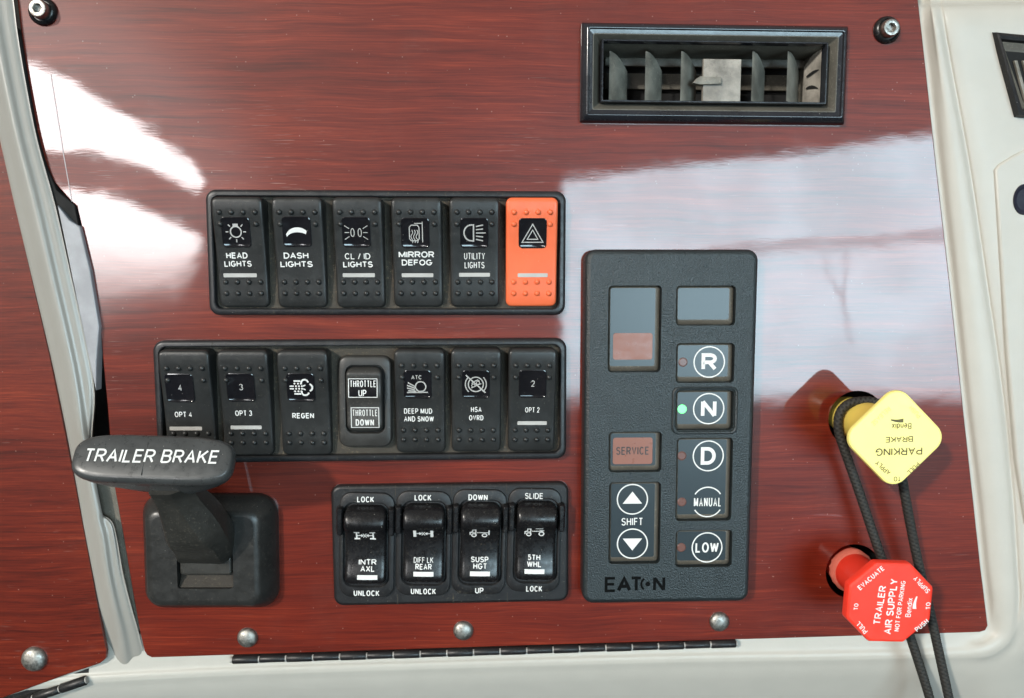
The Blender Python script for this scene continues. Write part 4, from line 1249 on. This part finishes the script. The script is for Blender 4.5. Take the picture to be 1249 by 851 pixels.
for s, zx, zy, tw, r_ in (('PULL', 692, 646, 16.5, 225), ('TO', 572, 722, 8, 184), ('APPLY', 466, 640, 21, 139)):
    lx, ly = TG(*o1(zx, zy)); text(bm, s, lx, ly, tw, 5.6, zt_, math.radians(r_), bold=-.005)
mesh('worn_lettering', bm, 'olive', tagm, smooth=False, weld=False)
bm = bmesh.new()
for s, zx, zy, tw, r_ in (('PUSH', 705, 226, 16.5, 135), ('RELEASE', 452, 258, 27, 225)):
    lx, ly = TG(*o1(zx, zy)); text(bm, s, lx, ly, tw, 5.4, zt_, math.radians(r_), bold=-.005)
mesh('faded_lettering', bm, 'faint', tagm, smooth=False, weld=False)

RZ = 95.0
rk = thing('air_brake_control', 'red octagonal trailer air supply pull knob with white lettering', 'brake control', H2.x, H2.y, 0, 0)
tcx, tcy = L(rk, 1085.6, 735.3, RZ)
k_ = (D - RZ) / D
bm = bmesh.new()
oc = []
for i in range(8):
    a_ = PI / 8 + PI / 4 * i + math.radians(-2.5)
    R_ = 58.6 * k_
    vx_, vy_ = tcx + R_ * math.cos(a_) * 1.02, tcy + R_ * math.sin(a_) * .97
    for s_ in (-1, 0, 1):
        a2 = a_ + s_ * PI / 8 * .10
        oc.append((tcx + (vx_ - tcx) * (1 - .004 * abs(s_)) - (vy_ - tcy) * s_ * .03, tcy + (vy_ - tcy) * (1 - .004 * abs(s_)) + (vx_ - tcx) * s_ * .03))
loft(bm, [at(inset(oc, 3), RZ - 13), at(oc, RZ - 11), at(oc, RZ - 3.2), at(inset(oc, 1), RZ - 1), at(inset(oc, 3.4), RZ), ], True, True)
rkm = mesh('knob_plate', bm, 'red', rk)
bm = bmesh.new(); loops = []
for u, r in ((0, 23), (.1, 24.5), (.3, 24.5), (.6, 25), (.85, 26)):
    loops.append([(tcx * u * .3 + X, tcy * u * .3 + Y, -40 + (RZ + 30) * u) for X, Y in circ(r, 36)])
loops.append([(tcx * .7 + X, tcy * .7 + Y, RZ - 11) for X, Y in circ(28, 36)])
loft(bm, loops, True, True)
mesh('knob_shaft', bm, 'red', rk)
bm = bmesh.new()
ring_o = [(X * (1 + .03 * math.sin(9 * i)), Y * (1 + .03 * math.sin(7 * i + 1))) for i, (X, Y) in enumerate(circ(28.0, 40))]
loft(bm, [at(circ(24, 40), -6), at(ring_o, -8), at(ring_o, -2), at(circ(24.6, 40), 3)], False, False)
mesh('worn_collar', bm, 'rim', rk)
RT = lambda zx, zy: L(rk, 1000 + zx / 5.87, 655 + zy / 5.87, RZ)
zt_ = lambda X, Y: RZ + .4
bm = bmesh.new()
for s, zx, zy, tw, th_, r_, bd in (('TRAILER', 428, 487, 47, 8.6, 83.5, .012), ('AIR SUPPLY', 507, 496, 67, 9, 85.5, .015), ('NOT FOR PARKING', 572, 493, 61, 5.8, 85, .01), ('Bendix', 637, 503, 23, 6.6, 86, .03),
                                   ('EVACUATE', 365, 291, 37.5, 6.2, 42, .015), ('TO', 258, 497, 8, 5.2, 88, .01), ('PULL', 298, 646, 17, 6.2, 133, .015),
                                   ('SUPPLY', 728, 340, 25, 5.8, 134, .015), ('TO', 774, 491, 8.6, 5.6, 92, .015), ('PUSH', 728, 630, 18, 6, 42, .015)):
    lx, ly = RT(zx, zy); text(bm, s, lx, ly, tw, th_, zt_, math.radians(r_), bold=bd)
lx, ly = RT(688, 468); swoosh(bm, lx, ly, 15, math.radians(86), zt_)
mesh('lettering', bm, 'white', rkm, smooth=False, weld=False)

# braided cord looped round the yellow shaft and hanging past the red knob
path = [(1146, 900, 26), (1133, 848, 26), (1118, 800, 26), (1104, 758, 28), (1090, 722, 30), (1077, 686, 30), (1063, 645, 28), (1048, 600, 26), (1034, 560, 24), (1024, 530, 22), (1022.5, 512, 22), (1027, 499.5, 22), (1037, 491.5, 22), (1051, 489, 22), (1066, 490, 24),
        (1082, 500, 34), (1092, 535, 44), (1099, 575, 44), (1105, 610, 40), (1112, 648, 34), (1122, 695, 30), (1133, 740, 28), (1144, 790, 26), (1156, 845, 26), (1168, 900, 26)]
pts = [tuple(P(*p)) for p in spline(path, 14)]
# even spacing for the braid
ev = [Vector(pts[0])]
step = 1.0
for p in pts[1:]:
    p = Vector(p)
    while (p - ev[-1]).length > step:
        ev.append(ev[-1] + (p - ev[-1]).normalized() * step)
bm = bmesh.new()
loops = []; up = Vector((0.1, 0.05, 1)).normalized(); n = 16
for i, p in enumerate(ev):
    d = (ev[min(i + 3, len(ev) - 1)] - ev[max(i - 3, 0)]).normalized()
    s_ = d.cross(up).normalized(); u_ = s_.cross(d)
    lp_ = []
    for j in range(n):
        a_ = 2 * PI * j / n
        r = 3.9 + 1.9 * max(abs(math.sin(2 * a_ + i * .55)), abs(math.sin(2 * a_ - i * .55)))
        lp_.append(p + s_ * r * math.cos(a_) + u_ * r * math.sin(a_))
    loops.append(lp_)
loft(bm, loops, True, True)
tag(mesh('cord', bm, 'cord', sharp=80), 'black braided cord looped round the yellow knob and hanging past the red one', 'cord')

# ================================================================== AIR VENTS
vt = thing('air_vent', 'rectangular black air vent with dusty vertical vanes in the upper wood panel', 'air vent', vx, vy, 0, va)
bm = bmesh.new()
R_ = lambda i, r=2.0: rr(vw - 2 * i, vh - 2 * i, max(.5, r), 3)
loft(bm, [at(R_(0), 0), at(R_(0), 6), at(R_(1.5), 9), at(R_(6), 15), at(R_(7.2), 15.4), at(R_(8.4), 15), at(R_(9.2), 12.5), at(R_(13.5), 11.5)], False, False)
mesh('outer_frame', bm, 'vent_black', vt)
bm = bmesh.new()
loft(bm, [at(R_(13.4), 11.7), at(R_(14.4), 11.7), at(R_(25), -4), at(R_(25.2), -60)], False, False)
mesh('inner_slope', bm, 'vent_grey', vt)
V = lambda px, py, z: L(vt, px, py, z)
# louvre carriage: four walls of a tapering box
ca0, ca1 = V(733, 124, 10), V(1011, 51, 10)
ccx, ccy, cw, ch = (ca0[0] + ca1[0]) / 2, (ca0[1] + ca1[1]) / 2, ca1[0] - ca0[0], ca1[1] - ca0[1]
CR = lambda i: rr(cw - 2 * i, ch - 2 * i, 1.0, 2, ccx, ccy)
bm = bmesh.new()
loft(bm, [at(CR(0), -58), at(CR(0), 9), at(CR(.6), 10.2), at(CR(2.0), 10.2), at(CR(2.6), 9), at(CR(3), -20)], False, False)
carriage = mesh('louvre_carriage', bm, 'vent_black', vt)
bm = bmesh.new()
loft(bm, [at(CR(3.05), -4), at(CR(3.2), -20), at(CR(8), -58)], False, False)
mesh('carriage_lining', bm, 'vent_grey', carriage)
bm = bmesh.new()
rx = ccx + cw / 2 - 3.3; yb, yt = ccy - ch / 2 + 3.3, ccy + ch / 2 - 4
vs = [bm.verts.new(v) for v in ((rx, yb, -2), (rx, yt, -2), (rx - 4, yt - 3, -18), (rx - 8, yt - 14, -34), (rx - 9, yb, -34))]
bm.faces.new(vs)
for yy, s_ in ((ccy + 6, 1), (ccy - 12, -1)):
    pass
mesh('side_lining', bm, 'tan', carriage, smooth=False)
bm = bmesh.new()
zz = lambda X, Y: 0
for yy, dd in ((ccy + 7, -1), (ccy - 15, 1)):
    pts_ = [(rx - .9 - u * 7, yy + dd * 4 * math.sin(u * 1.4), -5 - u * 20) for u in (0, .25, .5, .75, 1)]
    a_ = [bm.verts.new((X - .5, Y, Z)) for X, Y, Z in pts_]; b__ = [bm.verts.new((X - .5, Y + 4.0 * math.sin(.3 + i * .6), Z)) for i, (X, Y, Z) in enumerate(pts_)]
    for i in range(4): bm.faces.new((a_[i], a_[i + 1], b__[i + 1], b__[i]))
mesh('side_slot', bm, 'cavity', carriage, smooth=False)
for xx in (743.5, 787.5, 831, 918, 961):
    fx, fyt = V(xx, 62, -4); _, fyb = V(xx, 123, -4)
    bm = bmesh.new()
    run, dep, steps = 26, 34, 6
    la, lb_ = [], []
    for i in range(steps + 1):
        u = i / steps
        X = fx + run * (u ** .85); Z = -4 - dep * u
        Yt = fyt - 15 * u ** 1.6
        la.append([(X, fyb, Z), (X, Yt, Z)]); lb_.append([(X + 1.8, fyb, Z - 1.2), (X + 1.8, Yt, Z - 1.2)])
    loops = [[la[i][0], la[i][1], lb_[i][1], lb_[i][0]] for i in range(steps + 1)]
    loft(bm, loops, True, True)
    mesh('vane', bm, 'vane', vt, sharp=45)
bm = bmesh.new()
a0, a1 = V(857, 123, -6), V(904.5, 72, -6)
box(bm, a0[0], a1[0], a0[1], a1[1], -12, -6, .8)
th_ = mesh('thumb_plate', bm, 'tan', vt)
bm = bmesh.new()
a0, a1 = V(845, 103, -3), V(880, 93, -3)
slab(bm, [(a0[0], a0[1] + 2), (a0[0] + 8, a0[1]), (a1[0], a0[1] + 1), (a1[0], a1[1] - 1), (a0[0] + 9, a1[1]), (a0[0] + 4, a1[1] - 3)], -10, -2, 1)
mesh('thumb_tab', bm, 'vane', th_)
bm = bmesh.new()
for (x0, y0, x1, y1, z) in ((738, 80, 1000, 73, -46), (738, 108, 1000, 92, -62)):
    a0, a1 = V(x0, y0, z), V(x1, y1, z); box(bm, a0[0], a1[0], a0[1], a1[1], z - 4, z, 1)
mesh('rear_bar', bm, 'vent_grey', vt)
bm = bmesh.new(); box(bm, ccx - cw / 2 - 12, ccx + cw / 2 + 12, ccy - ch / 2 - 14, ccy + ch / 2 + 14, -78, -70)
mesh('duct_back', bm, 'cavity', vt)

# second vent and side cover in the cream flank, cut off by the picture's right edge
q0 = [P(*c, 14) for c in ((1211, 39), (1322, 50), (1345, 150), (1239, 142))]
ctr = sum(q0, Vector()) / 4
v2 = thing('air_vent', 'black air vent in the cream flank, cut off by the right edge of the photo', 'air vent')
def shrink(f, z): return [((ctr.x + (v.x - ctr.x) * (1 - f * .62)), ctr.y + (v.y - ctr.y) * (1 - f), z) for v in q0][::-1]
bm = bmesh.new(); loft(bm, [shrink(-.02, 8), shrink(0, 13), shrink(.03, 19), shrink(.10, 20.5), shrink(.17, 19), shrink(.21, 15)], False, False)
mesh('outer_frame', bm, 'black_satin', v2)
bm = bmesh.new(); loft(bm, [shrink(.205, 15.2), shrink(.36, 12.5), shrink(.40, 11.8)], False, True)
for f in bm.faces: f.material_index = 1 if len(f.verts) == 4 and all(abs(v.co.z - 11.8) < .01 for v in f.verts) else 0
mesh('inner_slope', bm, ['vent_grey', 'cavity'], v2)
for i, (ax, bx) in enumerate(((1236, 1250), (1246, 1260), (1262, 1276))):
    bm = bmesh.new()
    a_, b__ = P(ax, 74, 13), P(bx, 126, 13)
    d_ = Vector((3.0, 0, 0))
    slab(bm, [(a_.x, a_.y), (b__.x, b__.y), (b__.x + 4, b__.y), (a_.x + 4, a_.y)][::-1], 11.9, 15, .6)
    mesh('vane', bm, 'vane', v2)

sp = thing('side_cover', 'pale grey moulded cover with a dark oval hole at the right edge of the photo', 'dash cover')
bm = bmesh.new()
ol = [(1214, 207), (1219, 200), (1235, 190), (1262, 176), (1330, 140), (1340, 640), (1252, 640), (1240, 560), (1228, 420), (1220, 300)]
slab(bm, [tuple(P(x, y, 14)[:2]) for x, y in ol][::-1], 4, 14, 3)
cov = mesh('cover_body', bm, 'shell', sp)
bm = bmesh.new(); c_ = P(1250, 243, 15)
loft(bm, [at([(c_.x + X * .75, c_.y + Y) for X, Y in circ(19, 28)], 13.5), at([(c_.x + X * .75, c_.y + Y) for X, Y in circ(18, 28)], 16), at([(c_.x + X * .75, c_.y + Y) for X, Y in circ(14, 28)], 15), at([(c_.x + X * .75, c_.y + Y) for X, Y in circ(13, 28)], 14.2)], False, True)
mesh('oval_hole', bm, 'hole_dark', sp)

for o in list(COL.objects):
    if '_f' in o: del o['_f']
